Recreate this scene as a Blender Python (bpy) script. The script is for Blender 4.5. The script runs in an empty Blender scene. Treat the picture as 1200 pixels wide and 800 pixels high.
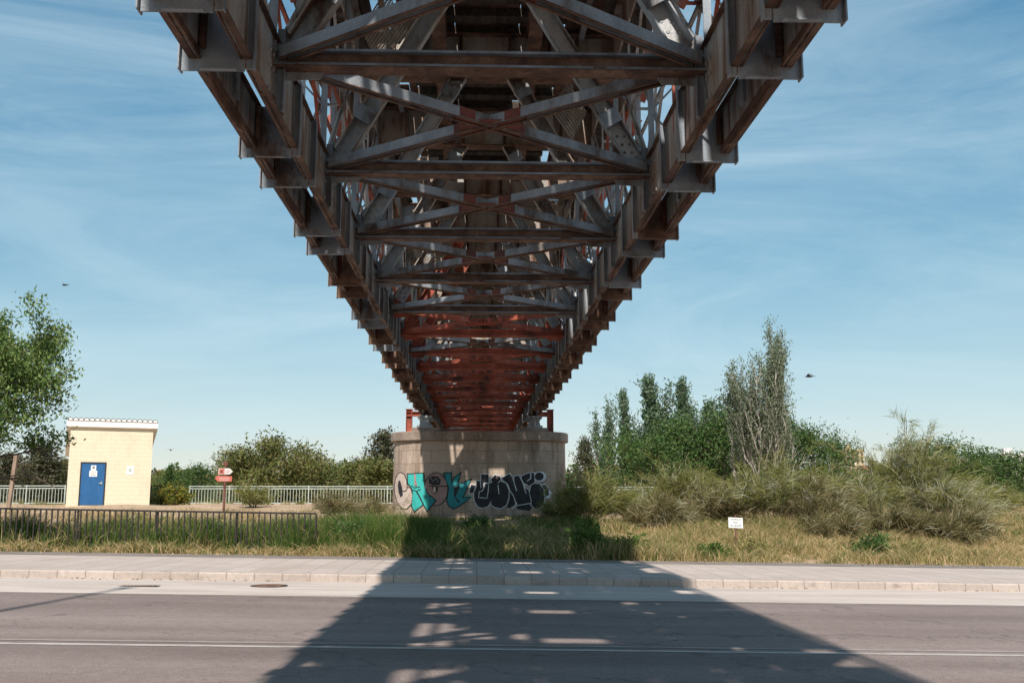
import bpy, math, random
import numpy as np
from mathutils import Vector, Matrix
from mathutils.geometry import delaunay_2d_cdt

C = bpy.context.scene.collection
SC = bpy.context.scene
R = math.radians
rng = np.random.default_rng(7)
random.seed(7)

# ------------------------------------------------------------------ camera
FPX = 1170.0
CAM = Vector((0, 0, 1.6))
PITCH, YAW = R(9.08), R(1.98)
cam = bpy.data.cameras.new('camera')
cam.sensor_width = 36.0
cam.lens = 36.0 * FPX / 1200.0
cam.clip_end = 6000
cam.clip_start = 0.05
camo = bpy.data.objects.new('camera', cam)
C.objects.link(camo)
camo.location = CAM
camo.rotation_euler = (math.pi / 2 + PITCH, 0, -YAW)
SC.camera = camo
_M = camo.rotation_euler.to_matrix()


def ray(px, py):
    return _M @ Vector(((px - 600) / FPX, (400 - py) / FPX, -1))


def P(px, py, Y):
    d = ray(px, py)
    return CAM + d * (Y / d.y)


# ------------------------------------------------------------------ materials
def nodes_of(m):
    m.use_nodes = True
    nt = m.node_tree
    nt.nodes.clear()
    return nt, nt.nodes, nt.links


def ramp(ns, stops):
    r = ns.new('ShaderNodeValToRGB')
    el = r.color_ramp.elements
    while len(el) < len(stops):
        el.new(0.5)
    for e, (p, c) in zip(el, stops):
        e.position = p
        e.color = (c[0], c[1], c[2], 1)
    return r


def noise_mat(name, stops, scale=2.0, stretch=(1, 1, 1), rough=0.75, metal=0.0, bump=0.0, bscale=30, detail=8, fine=0.0, spec=0.4):
    m = bpy.data.materials.new(name)
    nt, ns, ls = nodes_of(m)
    out = ns.new('ShaderNodeOutputMaterial')
    b = ns.new('ShaderNodeBsdfPrincipled')
    b.inputs['Roughness'].default_value = rough
    b.inputs['Metallic'].default_value = metal
    b.inputs['Specular IOR Level'].default_value = spec
    geo = ns.new('ShaderNodeNewGeometry')
    mp = ns.new('ShaderNodeMapping')
    mp.inputs['Scale'].default_value = stretch
    ls.new(geo.outputs['Position'], mp.inputs['Vector'])
    n = ns.new('ShaderNodeTexNoise')
    n.inputs['Scale'].default_value = scale
    n.inputs['Detail'].default_value = detail
    n.inputs['Roughness'].default_value = 0.66
    ls.new(mp.outputs[0], n.inputs['Vector'])
    r = ramp(ns, stops)
    ls.new(n.outputs['Fac'], r.inputs[0])
    col = r.outputs[0]
    n2 = ns.new('ShaderNodeTexNoise')
    n2.inputs['Scale'].default_value = bscale
    n2.inputs['Detail'].default_value = 4
    ls.new(geo.outputs['Position'], n2.inputs['Vector'])
    if fine > 0:
        mr = ns.new('ShaderNodeMapRange')
        mr.inputs['From Min'].default_value = 0.3
        mr.inputs['From Max'].default_value = 0.7
        mr.inputs['To Min'].default_value = 1 - fine
        mr.inputs['To Max'].default_value = 1 + fine
        ls.new(n2.outputs['Fac'], mr.inputs['Value'])
        mx = ns.new('ShaderNodeVectorMath')
        mx.operation = 'SCALE'
        ls.new(col, mx.inputs[0])
        ls.new(mr.outputs[0], mx.inputs['Scale'])
        col = mx.outputs[0]
    ls.new(col, b.inputs['Base Color'])
    if bump > 0:
        bp = ns.new('ShaderNodeBump')
        bp.inputs['Strength'].default_value = bump
        bp.inputs['Distance'].default_value = 0.02
        ls.new(n2.outputs['Fac'], bp.inputs['Height'])
        ls.new(bp.outputs[0], b.inputs['Normal'])
    ls.new(b.outputs[0], out.inputs[0])
    return m


def leaf_mat(name, cols, trans=0.35, rough=0.6):
    m = bpy.data.materials.new(name)
    nt, ns, ls = nodes_of(m)
    out = ns.new('ShaderNodeOutputMaterial')
    geo = ns.new('ShaderNodeNewGeometry')
    k = len(cols)
    r = ramp(ns, [(i / max(1, k - 1), c) for i, c in enumerate(cols)])
    ls.new(geo.outputs['Random Per Island'], r.inputs[0])
    d = ns.new('ShaderNodeBsdfPrincipled')
    d.inputs['Roughness'].default_value = rough
    d.inputs['Specular IOR Level'].default_value = 0.25
    t = ns.new('ShaderNodeBsdfTranslucent')
    mx = ns.new('ShaderNodeMixShader')
    mx.inputs[0].default_value = trans
    ls.new(r.outputs[0], d.inputs['Base Color'])
    ls.new(r.outputs[0], t.inputs['Color'])
    ls.new(d.outputs[0], mx.inputs[1])
    ls.new(t.outputs[0], mx.inputs[2])
    ls.new(mx.outputs[0], out.inputs[0])
    return m


def brick_mat(name, c1, c2, cm, bw, bh, mortar, axis='XZ', offset=0.5, rough=0.85, stain=None, bump=0.4, fine=0.12, squash=1.0):
    m = bpy.data.materials.new(name)
    nt, ns, ls = nodes_of(m)
    out = ns.new('ShaderNodeOutputMaterial')
    b = ns.new('ShaderNodeBsdfPrincipled')
    b.inputs['Roughness'].default_value = rough
    b.inputs['Specular IOR Level'].default_value = 0.25
    geo = ns.new('ShaderNodeNewGeometry')
    sep = ns.new('ShaderNodeSeparateXYZ')
    ls.new(geo.outputs['Position'], sep.inputs[0])
    cmb = ns.new('ShaderNodeCombineXYZ')
    ls.new(sep.outputs[axis[0]], cmb.inputs['X'])
    ls.new(sep.outputs[axis[1]], cmb.inputs['Y'])
    br = ns.new('ShaderNodeTexBrick')
    br.offset = offset
    br.inputs['Scale'].default_value = 1.0
    br.inputs['Brick Width'].default_value = bw
    br.inputs['Row Height'].default_value = bh
    br.inputs['Mortar Size'].default_value = mortar
    br.inputs['Mortar Smooth'].default_value = 0.3
    br.inputs['Bias'].default_value = 0.0
    br.inputs['Color1'].default_value = (*c1, 1)
    br.inputs['Color2'].default_value = (*c2, 1)
    br.inputs['Mortar'].default_value = (*cm, 1)
    ls.new(cmb.outputs[0], br.inputs['Vector'])
    col = br.outputs['Color']
    n = ns.new('ShaderNodeTexNoise')
    n.inputs['Scale'].default_value = 14
    n.inputs['Detail'].default_value = 8
    n.inputs['Roughness'].default_value = 0.7
    ls.new(geo.outputs['Position'], n.inputs['Vector'])
    mr = ns.new('ShaderNodeMapRange')
    mr.inputs['From Min'].default_value = 0.3
    mr.inputs['From Max'].default_value = 0.7
    mr.inputs['To Min'].default_value = 1 - fine
    mr.inputs['To Max'].default_value = 1 + fine
    ls.new(n.outputs['Fac'], mr.inputs['Value'])
    mx = ns.new('ShaderNodeVectorMath')
    mx.operation = 'SCALE'
    ls.new(col, mx.inputs[0])
    ls.new(mr.outputs[0], mx.inputs['Scale'])
    col = mx.outputs[0]
    if stain:
        sc_, st_, colr, lo, hi = stain
        mp = ns.new('ShaderNodeMapping')
        mp.inputs['Scale'].default_value = st_
        ls.new(geo.outputs['Position'], mp.inputs['Vector'])
        n3 = ns.new('ShaderNodeTexNoise')
        n3.inputs['Scale'].default_value = sc_
        n3.inputs['Detail'].default_value = 7
        n3.inputs['Roughness'].default_value = 0.65
        ls.new(mp.outputs[0], n3.inputs['Vector'])
        m3 = ns.new('ShaderNodeMapRange')
        m3.inputs['From Min'].default_value = lo
        m3.inputs['From Max'].default_value = hi
        ls.new(n3.outputs['Fac'], m3.inputs['Value'])
        mix = ns.new('ShaderNodeMix')
        mix.data_type = 'RGBA'
        ls.new(m3.outputs[0], mix.inputs['Factor'])
        ls.new(col, mix.inputs['A'])
        mix.inputs['B'].default_value = (*colr, 1)
        col = mix.outputs['Result']
    ls.new(col, b.inputs['Base Color'])
    bp = ns.new('ShaderNodeBump')
    bp.inputs['Strength'].default_value = bump
    bp.inputs['Distance'].default_value = 0.01
    ad = ns.new('ShaderNodeMath')
    ad.operation = 'SUBTRACT'
    ls.new(n.outputs['Fac'], ad.inputs[0])
    ls.new(br.outputs['Fac'], ad.inputs[1])
    ls.new(ad.outputs[0], bp.inputs['Height'])
    ls.new(bp.outputs[0], b.inputs['Normal'])
    ls.new(b.outputs[0], out.inputs[0])
    return m


M = {}
# steelwork
M['steel'] = noise_mat('weathered_steel', [(0.37, (0.088, 0.050, 0.033)), (0.44, (0.195, 0.177, 0.165)), (0.50, (0.271, 0.293, 0.316)), (0.66, (0.401, 0.431, 0.460))], 1.5, (1, 1, .5), 0.5, 0.0, 0.25, 40, fine=.12)
M['web'] = noise_mat('rusty_plate', [(0.37, (0.116, 0.057, 0.035)), (0.45, (0.253, 0.182, 0.138)), (0.54, (0.341, 0.308, 0.275)), (0.66, (0.429, 0.429, 0.424))], 1.9, (1, 2.6, .22), 0.6, 0.0, 0.3, 36, fine=.14)
M['flange'] = noise_mat('dark_rust_and_shade', [(0.32, (0.052, 0.029, 0.021)), (0.5, (0.137, 0.072, 0.047)), (0.68, (0.260, 0.163, 0.111))], 3.0, (1, 1, 1), 0.7, 0.0, 0.35, 45, fine=.15)
M['plate'] = noise_mat('grey_paint', [(0.37, (0.086, 0.057, 0.046)), (0.43, (0.167, 0.182, 0.202)), (0.54, (0.236, 0.270, 0.308)), (0.66, (0.345, 0.385, 0.425))], 1.6, (1, 1, .5), 0.42, 0.0, 0.15, 40, fine=.08, spec=.5)
M['rustred'] = noise_mat('worn_red_primer', [(0.34, (0.070, 0.034, 0.025)), (0.48, (0.16, 0.050, 0.032)), (0.60, (0.235, 0.060, 0.038)), (0.75, (0.20, 0.17, 0.155))], 2.6, (1, 1, 1), .65, 0, .25, 40, fine=.14)
M['sunlit_steel'] = noise_mat('sunlit_grey_steel', [(0.36, (0.14, 0.09, 0.065)), (0.43, (0.30, 0.28, 0.26)), (0.52, (0.43, 0.43, 0.43)), (0.66, (0.52, 0.525, 0.53))], 2.0, (1, 1, .5), 0.5, 0.0, 0.2, 40, fine=.1)  # paler grey puts sunlight on the upper members into the colour
M['red'] = noise_mat('red_lead_paint', [(0.36, (0.100, 0.032, 0.022)), (0.46, (0.280, 0.066, 0.038)), (0.58, (0.42, 0.100, 0.056)), (0.70, (0.40, 0.20, 0.15))], 1.8, (1, 1, .6), 0.6, 0.0, 0.2, 40, fine=.12)
M['timber'] = noise_mat('old_timber', [(0.3, (0.035, 0.027, 0.020)), (0.5, (0.075, 0.058, 0.043)), (0.7, (0.13, 0.105, 0.08))], 3.0, (4, .5, 4), 0.9, 0, 0.5, 40, fine=.15)
M['board'] = noise_mat('pale_board', [(0.3, (0.24, 0.19, 0.15)), (0.5, (0.36, 0.30, 0.25)), (0.7, (0.46, 0.40, 0.34))], 4.0, (1, 1, 3), 0.9, 0, 0.6, 60, fine=.25)
M['net'] = noise_mat('pale_wire', [(0.3, (0.16, 0.13, 0.11)), (0.7, (0.34, 0.30, 0.26))], 5, rough=.7)
# stone, street
M['stone'] = brick_mat('granite_blocks', (0.46, 0.362, 0.290), (0.375, 0.292, 0.232), (0.24, 0.18, 0.142), 1.25, .52, .012, 'XZ', .5, .88, (1.5, (1, 1, .22), (0.13, 0.094, 0.070), .46, .72), .7, .22)
M['stonecap'] = noise_mat('stone_cap', [(0.3, (0.17, 0.125, 0.10)), (0.5, (0.27, 0.21, 0.17)), (0.7, (0.36, 0.29, 0.24))], 1.8, (1, 1, .5), .88, 0, .5, 20, fine=.14)
def asphalt_mat():
    m = bpy.data.materials.new('asphalt')
    nt, ns, ls = nodes_of(m)
    out = ns.new('ShaderNodeOutputMaterial')
    b = ns.new('ShaderNodeBsdfPrincipled')
    b.inputs['Roughness'].default_value = .86
    b.inputs['Specular IOR Level'].default_value = .25
    geo = ns.new('ShaderNodeNewGeometry')

    def noise(scale, stretch, detail=6, rough=.6):
        mp = ns.new('ShaderNodeMapping'); mp.inputs['Scale'].default_value = stretch
        ls.new(geo.outputs['Position'], mp.inputs['Vector'])
        n = ns.new('ShaderNodeTexNoise'); n.inputs['Scale'].default_value = scale
        n.inputs['Detail'].default_value = detail; n.inputs['Roughness'].default_value = rough
        ls.new(mp.outputs[0], n.inputs['Vector'])
        return n.outputs['Fac']

    def rng_(v, a, b_, c, d):
        r = ns.new('ShaderNodeMapRange')
        for k_, q in zip(('From Min', 'From Max', 'To Min', 'To Max'), (a, b_, c, d)): r.inputs[k_].default_value = q
        ls.new(v, r.inputs['Value'])
        return r.outputs[0]

    def mul(a, c):
        q = ns.new('ShaderNodeMath'); q.operation = 'MULTIPLY'
        ls.new(a, q.inputs[0]); ls.new(c, q.inputs[1])
        return q.outputs[0]
    base = ramp(ns, [(.35, (.188, .146, .132)), (.5, (.218, .172, .156)), (.65, (.246, .197, .180))])
    ls.new(noise(.5, (.25, 1, 1), 8), base.inputs[0])
    tyre = rng_(noise(.55, (.03, 1.4, 1), 3), .35, .65, .88, 1.10)        # lengthwise wear
    agg = rng_(noise(60, (1, 1, 1), 3, .75), .3, .7, .62, 1.42)                # aggregate
    mott = rng_(noise(9, (1, 1, 1), 5), .3, .7, .90, 1.10)
    stain = rng_(noise(1.1, (1, 1, 1), 7, .7), .66, .76, 1.0, .72)         # oil and repair stains
    v = ns.new('ShaderNodeTexVoronoi'); v.feature = 'DISTANCE_TO_EDGE'; v.inputs['Scale'].default_value = .28
    wob = ns.new('ShaderNodeTexNoise'); wob.inputs['Scale'].default_value = 1.6; wob.inputs['Detail'].default_value = 6
    ls.new(geo.outputs['Position'], wob.inputs['Vector'])
    ad = ns.new('ShaderNodeVectorMath'); ad.operation = 'MULTIPLY_ADD'
    ad.inputs[1].default_value = (1.3, 1.3, 1.3)
    ls.new(wob.outputs['Color'], ad.inputs[0]); ls.new(geo.outputs['Position'], ad.inputs[2])
    ls.new(ad.outputs[0], v.inputs['Vector'])
    crack = rng_(v.outputs['Distance'], 0, .010, .68, 1.0)
    f = mul(mul(mul(tyre, agg), mul(mott, stain)), crack)
    sc_ = ns.new('ShaderNodeVectorMath'); sc_.operation = 'SCALE'
    ls.new(base.outputs[0], sc_.inputs[0]); ls.new(f, sc_.inputs['Scale'])
    ls.new(sc_.outputs[0], b.inputs['Base Color'])
    bp = ns.new('ShaderNodeBump'); bp.inputs['Strength'].default_value = .5; bp.inputs['Distance'].default_value = .008
    ls.new(agg, bp.inputs['Height']); ls.new(bp.outputs[0], b.inputs['Normal'])
    ls.new(b.outputs[0], out.inputs[0])
    return m


M['asphalt'] = asphalt_mat()
M['gutter'] = noise_mat('gutter_concrete', [(0.34, (0.41, 0.345, 0.305)), (0.5, (0.49, 0.42, 0.375)), (0.66, (0.55, 0.475, 0.425))], 1.1, (.3, 1.6, 1), .9, 0, .3, 60, detail=8, fine=.10, spec=.2)
M['asphalt2'] = noise_mat('old_asphalt', [(0.34, (0.15, 0.128, 0.113)), (0.5, (0.215, 0.183, 0.160)), (0.66, (0.28, 0.24, 0.208))], 1.5, (.5, 1.5, 1), .9, 0, .4, 60, fine=.2, spec=.2)
M['paver'] = brick_mat('pavers', (0.48, 0.405, 0.36), (0.42, 0.352, 0.312), (0.25, 0.20, 0.168), .56, 1.2, .011, 'XY', 0.0, .88, (.9, (1, 1, 1), (0.38, 0.31, 0.265), .50, .72), .35, .12)
M['kerb'] = brick_mat('kerb_stone', (0.45, 0.38, 0.335), (0.36, 0.30, 0.262), (0.26, 0.21, 0.178), .54, 5.0, .013, 'XY', 0, .88, (1.4, (1, 1, 2), (0.25, 0.205, 0.172), .56, .68), .35, .14)
M['lane'] = noise_mat('worn_white_paint', [(0.36, (0.27, 0.22, 0.195)), (0.50, (0.44, 0.39, 0.36)), (0.7, (0.52, 0.475, 0.445))], 5, (.4, 2, 1), .8, 0, .2, 80, fine=.25)
M['lanefaint'] = noise_mat('faded_white_paint', [(0.36, (0.25, 0.20, 0.178)), (0.52, (0.31, 0.26, 0.235)), (0.7, (0.42, 0.37, 0.34))], 6, (.4, 2, 1), .85, 0, .2, 80, fine=.25)
M['earth'] = noise_mat('dry_earth', [(0.30, (0.22, 0.165, 0.095)), (0.45, (0.37, 0.265, 0.175)), (0.60, (0.46, 0.335, 0.235)), (0.8, (0.52, 0.40, 0.295))], .35, (1, 1, 1), .95, 0, .6, 7, detail=9, fine=.18, spec=.1)
M['iron'] = noise_mat('dark_iron', [(0.35, (0.018, 0.013, 0.011)), (0.6, (0.036, 0.028, 0.025))], 6, rough=.65, bump=.1)
M['galv'] = noise_mat('pale_green_metal', [(0.3, (0.33, 0.37, 0.33)), (0.7, (0.45, 0.50, 0.45))], 3, rough=.55)
M['greenmesh'] = noise_mat('dark_green_metal', [(0.3, (0.018, 0.035, 0.026)), (0.7, (0.03, 0.05, 0.04))], 3, rough=.6)
M['cream'] = brick_mat('cream_blockwork', (0.71, 0.625, 0.47), (0.70, 0.615, 0.46), (0.69, 0.605, 0.452), .42, .21, .010, 'XZ', .5, .9, (1.1, (1, 1, .8), (0.62, 0.535, 0.395), .50, .75), .6, .07)
M['white'] = noise_mat('white_render', [(0.3, (0.72, 0.69, 0.65)), (0.6, (0.80, 0.78, 0.75))], 2, rough=.85, bump=.1)
M['tile'] = noise_mat('roof_tile', [(0.3, (0.13, 0.075, 0.055)), (0.7, (0.27, 0.17, 0.12))], 3, rough=.85, bump=.2)
M['bluedoor'] = noise_mat('blue_paint', [(0.3, (0.018, 0.090, 0.235)), (0.6, (0.026, 0.118, 0.290))], 2.5, (1, 1, .6), .45, 0, .08, 20, fine=.06)
M['blackframe'] = noise_mat('black_frame', [(0.3, (0.02, 0.022, 0.03)), (0.7, (0.03, 0.033, 0.04))], 3, rough=.6)
M['paper'] = noise_mat('white_paper', [(0.3, (0.68, 0.68, 0.66)), (0.7, (0.78, 0.78, 0.77))], 9, rough=.8)
M['ink'] = noise_mat('dark_ink', [(0.3, (0.05, 0.05, 0.06)), (0.7, (0.10, 0.10, 0.11))], 9, rough=.8)
M['signred'] = noise_mat('faded_red_sign', [(0.3, (0.40, 0.075, 0.05)), (0.55, (0.50, 0.13, 0.10)), (0.75, (0.58, 0.33, 0.28))], 6, rough=.6)
M['signwhite'] = noise_mat('faded_white_sign', [(0.3, (0.50, 0.47, 0.45)), (0.7, (0.66, 0.65, 0.64))], 6, rough=.6)
M['rustypole'] = noise_mat('rusty_pole', [(0.3, (0.10, 0.035, 0.022)), (0.7, (0.19, 0.085, 0.06))], 5, rough=.8)
M['postwood'] = noise_mat('grey_wood', [(0.3, (0.17, 0.115, 0.085)), (0.7, (0.34, 0.25, 0.19))], 5, (2, 2, .3), .9, bump=.3)
M['bark'] = noise_mat('brown_bark', [(0.3, (0.055, 0.040, 0.030)), (0.7, (0.15, 0.115, 0.085))], 6, (1, 1, .3), .95, bump=.5)
M['palebark'] = noise_mat('pale_bark', [(0.3, (0.25, 0.215, 0.18)), (0.7, (0.46, 0.42, 0.37))], 3, (1, 1, .4), .9, bump=.3)
M['stick'] = noise_mat('dry_stick', [(0.3, (0.17, 0.125, 0.085)), (0.7, (0.36, 0.28, 0.20))], 4, rough=.95)
M['leafA'] = leaf_mat('leaf_street_tree', [(0.070, 0.125, 0.028), (0.115, 0.195, 0.046), (0.175, 0.255, 0.070), (0.280, 0.320, 0.120)], .35)
M['leafP'] = leaf_mat('leaf_poplar', [(0.060, 0.110, 0.055), (0.090, 0.150, 0.075), (0.135, 0.200, 0.110), (0.240, 0.290, 0.200)], .3)
M['leafBig'] = leaf_mat('leaf_large_poplar', [(0.080, 0.115, 0.058), (0.120, 0.160, 0.085), (0.170, 0.200, 0.120), (0.280, 0.290, 0.210)], .3)
M['leafG'] = leaf_mat('leaf_dense_green', [(0.028, 0.070, 0.014), (0.050, 0.108, 0.024), (0.085, 0.150, 0.038), (0.140, 0.180, 0.060)], .3)
M['leafO'] = leaf_mat('leaf_olive', [(0.085, 0.115, 0.028), (0.130, 0.155, 0.040), (0.180, 0.180, 0.058), (0.210, 0.165, 0.072)], .3)
M['leafD'] = leaf_mat('leaf_dark', [(0.050, 0.060, 0.030), (0.085, 0.090, 0.045), (0.130, 0.110, 0.065)], .25)
M['broom'] = leaf_mat('broom_twigs', [(0.080, 0.100, 0.018), (0.130, 0.148, 0.028), (0.215, 0.205, 0.045), (0.170, 0.178, 0.062), (0.360, 0.330, 0.170)], .25)
M['broomdull'] = leaf_mat('broom_dull_twigs', [(0.080, 0.078, 0.026), (0.125, 0.115, 0.040), (0.190, 0.158, 0.064), (0.330, 0.270, 0.150)], .25)
M['broomgrey'] = leaf_mat('broom_silver_twigs', [(0.290, 0.290, 0.180), (0.400, 0.390, 0.270), (0.520, 0.500, 0.360)], .3)
M['yellowbush'] = leaf_mat('yellow_flowers', [(0.060, 0.090, 0.020), (0.100, 0.130, 0.025), (0.160, 0.170, 0.030), (0.400, 0.310, 0.040)], .25)
M['grassG'] = leaf_mat('green_grass', [(0.036, 0.085, 0.012), (0.058, 0.122, 0.018), (0.092, 0.160, 0.028), (0.160, 0.190, 0.050)], .35)
M['grassD'] = leaf_mat('dry_grass', [(0.330, 0.235, 0.100), (0.450, 0.325, 0.155), (0.560, 0.410, 0.220), (0.650, 0.500, 0.300)], .3)
M['grassM'] = leaf_mat('yellowing_grass', [(0.140, 0.155, 0.040), (0.220, 0.210, 0.065), (0.330, 0.275, 0.105), (0.430, 0.345, 0.165)], .3)
M['teal'] = noise_mat('teal_spray', [(0.3, (0.02, 0.33, 0.31)), (0.5, (0.035, 0.40, 0.36)), (0.7, (0.09, 0.50, 0.45))], 1.6, fine=.16, bump=.2, rough=.7)
M['tealdark'] = noise_mat('blue_teal_spray', [(0.3, (0.010, 0.16, 0.19)), (0.7, (0.02, 0.25, 0.26))], 1.6, fine=.16, bump=.2, rough=.7)
M['spraypink'] = noise_mat('pale_pink_spray', [(0.3, (0.40, 0.31, 0.26)), (0.7, (0.56, 0.46, 0.40))], 3, fine=.16, bump=.2, rough=.8)
M['sprayrose'] = noise_mat('rose_spray', [(0.3, (0.20, 0.135, 0.115)), (0.5, (0.30, 0.20, 0.18)), (0.7, (0.38, 0.25, 0.25))], 3, fine=.16, bump=.2, rough=.8)
M['sprayblack'] = noise_mat('black_spray', [(0.3, (0.010, 0.010, 0.013)), (0.7, (0.028, 0.028, 0.033))], 4, fine=.16, bump=.2, rough=.6)
M['spraywhite'] = noise_mat('white_spray', [(0.3, (0.50, 0.53, 0.56)), (0.7, (0.74, 0.77, 0.80))], 5, rough=.8, fine=.12)
M['terracotta'] = noise_mat('terracotta_roof', [(0.3, (0.24, 0.10, 0.06)), (0.7, (0.33, 0.16, 0.10))], .5, rough=.9)
M['brickwall'] = noise_mat('brick_wall', [(0.3, (0.30, 0.15, 0.10)), (0.7, (0.38, 0.21, 0.15))], .5, rough=.9)
M['sandwall'] = noise_mat('sand_wall', [(0.3, (0.52, 0.40, 0.26)), (0.7, (0.60, 0.47, 0.32))], .3, rough=.9)
M['whitewall'] = noise_mat('white_wall', [(0.3, (0.62, 0.58, 0.54)), (0.7, (0.70, 0.67, 0.64))], .3, rough=.9)
M['glassdark'] = noise_mat('dark_window', [(0.3, (0.04, 0.045, 0.05)), (0.7, (0.07, 0.075, 0.08))], .3, rough=.2)
M['feather'] = noise_mat('dark_feathers', [(0.3, (0.02, 0.02, 0.022)), (0.7, (0.04, 0.04, 0.042))], 20, rough=.7)


# ------------------------------------------------------------------ mesh helpers
class MB:
    def __init__(s):
        s.v, s.f, s.m = [], [], []

    def add(s, vs, fs, mi=0):
        o = len(s.v)
        s.v += [tuple(v) for v in vs]
        s.f += [tuple(i + o for i in f) for f in fs]
        s.m += [mi] * len(fs)

    def box(s, x0, x1, y0, y1, z0, z1, mi=0):
        vs = [(x, y, z) for x in (x0, x1) for y in (y0, y1) for z in (z0, z1)]
        s.add(vs, [(0, 1, 3, 2), (4, 6, 7, 5), (0, 4, 5, 1), (2, 3, 7, 6), (0, 2, 6, 4), (1, 5, 7, 3)], mi)

    def beam(s, p0, p1, w, h, up=(0, 0, 1), mi=0, dw=0.0, dh=0.0):
        """box from p0 to p1; w across, h along 'up', shifted by dw/dh in that frame"""
        p0, p1, up = Vector(p0), Vector(p1), Vector(up)
        d = (p1 - p0).normalized()
        a = d.cross(up).normalized()
        b = a.cross(d).normalized()
        vs = []
        for p in (p0, p1):
            for i in (-1, 1):
                for j in (-1, 1):
                    vs.append(p + a * (dw + i * w / 2) + b * (dh + j * h / 2))
        s.add(vs, [(0, 1, 3, 2), (4, 6, 7, 5), (0, 4, 5, 1), (2, 3, 7, 6), (0, 2, 6, 4), (1, 5, 7, 3)], mi)

    def ibeam(s, p0, p1, w, h, tf, tw, up=(0, 0, 1), mi=0, mf=None):
        mf = mi if mf is None else mf
        s.beam(p0, p1, tw, h - 2 * tf, up, mi)
        s.beam(p0, p1, w, tf, up, mf, 0, h / 2 - tf / 2)
        s.beam(p0, p1, w, tf, up, mf, 0, -h / 2 + tf / 2)

    def prism(s, pts, off, mi=0):
        pts = [Vector(p) for p in pts]
        off = Vector(off)
        n = len(pts)
        vs = pts + [p + off for p in pts]
        fs = [tuple(range(n))[::-1], tuple(range(n, 2 * n))] + [(i, (i + 1) % n, n + (i + 1) % n, n + i) for i in range(n)]
        s.add(vs, fs, mi)

    def tube(s, pts, rad, n=6, mi=0, cap=True):
        pts = [Vector(p) for p in pts]
        k = len(pts)
        vs = []
        prev = None
        for i, p in enumerate(pts):
            d = (pts[min(i + 1, k - 1)] - pts[max(i - 1, 0)])
            d = d.normalized() if d.length > 1e-9 else Vector((0, 0, 1))
            a = (prev - d * prev.dot(d)) if prev is not None else d.orthogonal()
            a = a.normalized() if a.length > 1e-6 else d.orthogonal().normalized()
            prev = a
            b = d.cross(a)
            r = rad[i] if hasattr(rad, '__len__') else rad
            for j in range(n):
                t = 2 * math.pi * j / n
                vs.append(p + (a * math.cos(t) + b * math.sin(t)) * r)
        fs = [(i * n + j, i * n + (j + 1) % n, (i + 1) * n + (j + 1) % n, (i + 1) * n + j) for i in range(k - 1) for j in range(n)]
        if cap:
            fs += [tuple(range(n))[::-1], tuple((k - 1) * n + j for j in range(n))]
        s.add(vs, fs, mi)

    def rivet(s, p, nrm, r=.022, mi=0):
        nrm = Vector(nrm).normalized()
        a = nrm.orthogonal().normalized()
        b = nrm.cross(a)
        p = Vector(p)
        vs = []
        for rr, hh in ((1, 0), (.72, .6)):
            for j in range(6):
                t = 2 * math.pi * j / 6
                vs.append(p + (a * math.cos(t) + b * math.sin(t)) * r * rr + nrm * r * hh)
        fs = [(j, (j + 1) % 6, 6 + (j + 1) % 6, 6 + j) for j in range(6)] + [(6, 7, 8, 9, 10, 11)]
        s.add(vs, fs, mi)

    def mesh(s, name, mats):
        me = bpy.data.meshes.new(name)
        me.from_pydata(s.v, [], s.f)
        for m in mats:
            me.materials.append(m)
        me.polygons.foreach_set('material_index', s.m)
        me.update()
        return me

    def obj(s, name, mats, parent=None, smooth=False):
        me = s.mesh(name, mats)
        if smooth:
            me.polygons.foreach_set('use_smooth', [True] * len(me.polygons))
        return link(name, me, parent)


def link(name, me, parent=None):
    o = bpy.data.objects.new(name, me)
    C.objects.link(o)
    if parent is not None:
        o.parent = parent
    return o


def tag(o, label=None, cat=None, group=None, kind=None):
    if label: o['label'] = label
    if cat: o['category'] = cat
    if group: o['group'] = group
    if kind: o['kind'] = kind
    return o


def thing(name, label, cat, loc=(0, 0, 0), rz=0, group=None):
    o = bpy.data.objects.new(name, None)
    o.empty_display_size = .2
    C.objects.link(o)
    o.location = loc
    o.rotation_euler = (0, 0, rz)
    return tag(o, label, cat, group)


def copy_tree(o, parent=None):
    c = o.copy()
    C.objects.link(c)
    if parent is not None:
        c.parent = parent
    for ch in list(o.children):
        copy_tree(ch, c)
    return c


def np_mesh(name, verts, faces, mats, midx=None):
    """verts (N,3); faces (M,k) with k = 3 or 4"""
    verts = np.ascontiguousarray(verts, dtype=np.float32)
    faces = np.ascontiguousarray(faces, dtype=np.int32)
    me = bpy.data.meshes.new(name)
    nf, k = faces.shape
    me.vertices.add(len(verts))
    me.vertices.foreach_set('co', verts.ravel())
    me.loops.add(nf * k)
    me.loops.foreach_set('vertex_index', faces.ravel())
    me.polygons.add(nf)
    me.polygons.foreach_set('loop_start', np.arange(0, nf * k, k, dtype=np.int32))
    for m in mats:
        me.materials.append(m)
    if midx is not None:
        me.polygons.foreach_set('material_index', np.asarray(midx, dtype=np.int32))
    me.update(calc_edges=True)
    return me


# ------------------------------------------------------------------ terrain and street
GRADE = -0.0165
Y_GUT, Y_KERB, Y_PAV, Y_BACK, Y_BANK = 17.1, 20.05, 20.22, 24.95, 26.35


def sstep(a, b, x):
    t = np.clip((x - a) / (b - a), 0, 1)
    return t * t * (3 - 2 * t)


def grade(x):
    return GRADE * np.clip(x, -45, 45)


_YS = [-6, 24, 26.45, 28, 31, 36, 42, 50, 60, 66, 80, 120, 400, 4000]
_ZS = [-.06, -.02, .13, .18, .32, .70, 1.0, 1.38, 1.45, 1.2, .6, .4, 1.0, 1.0]


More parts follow.
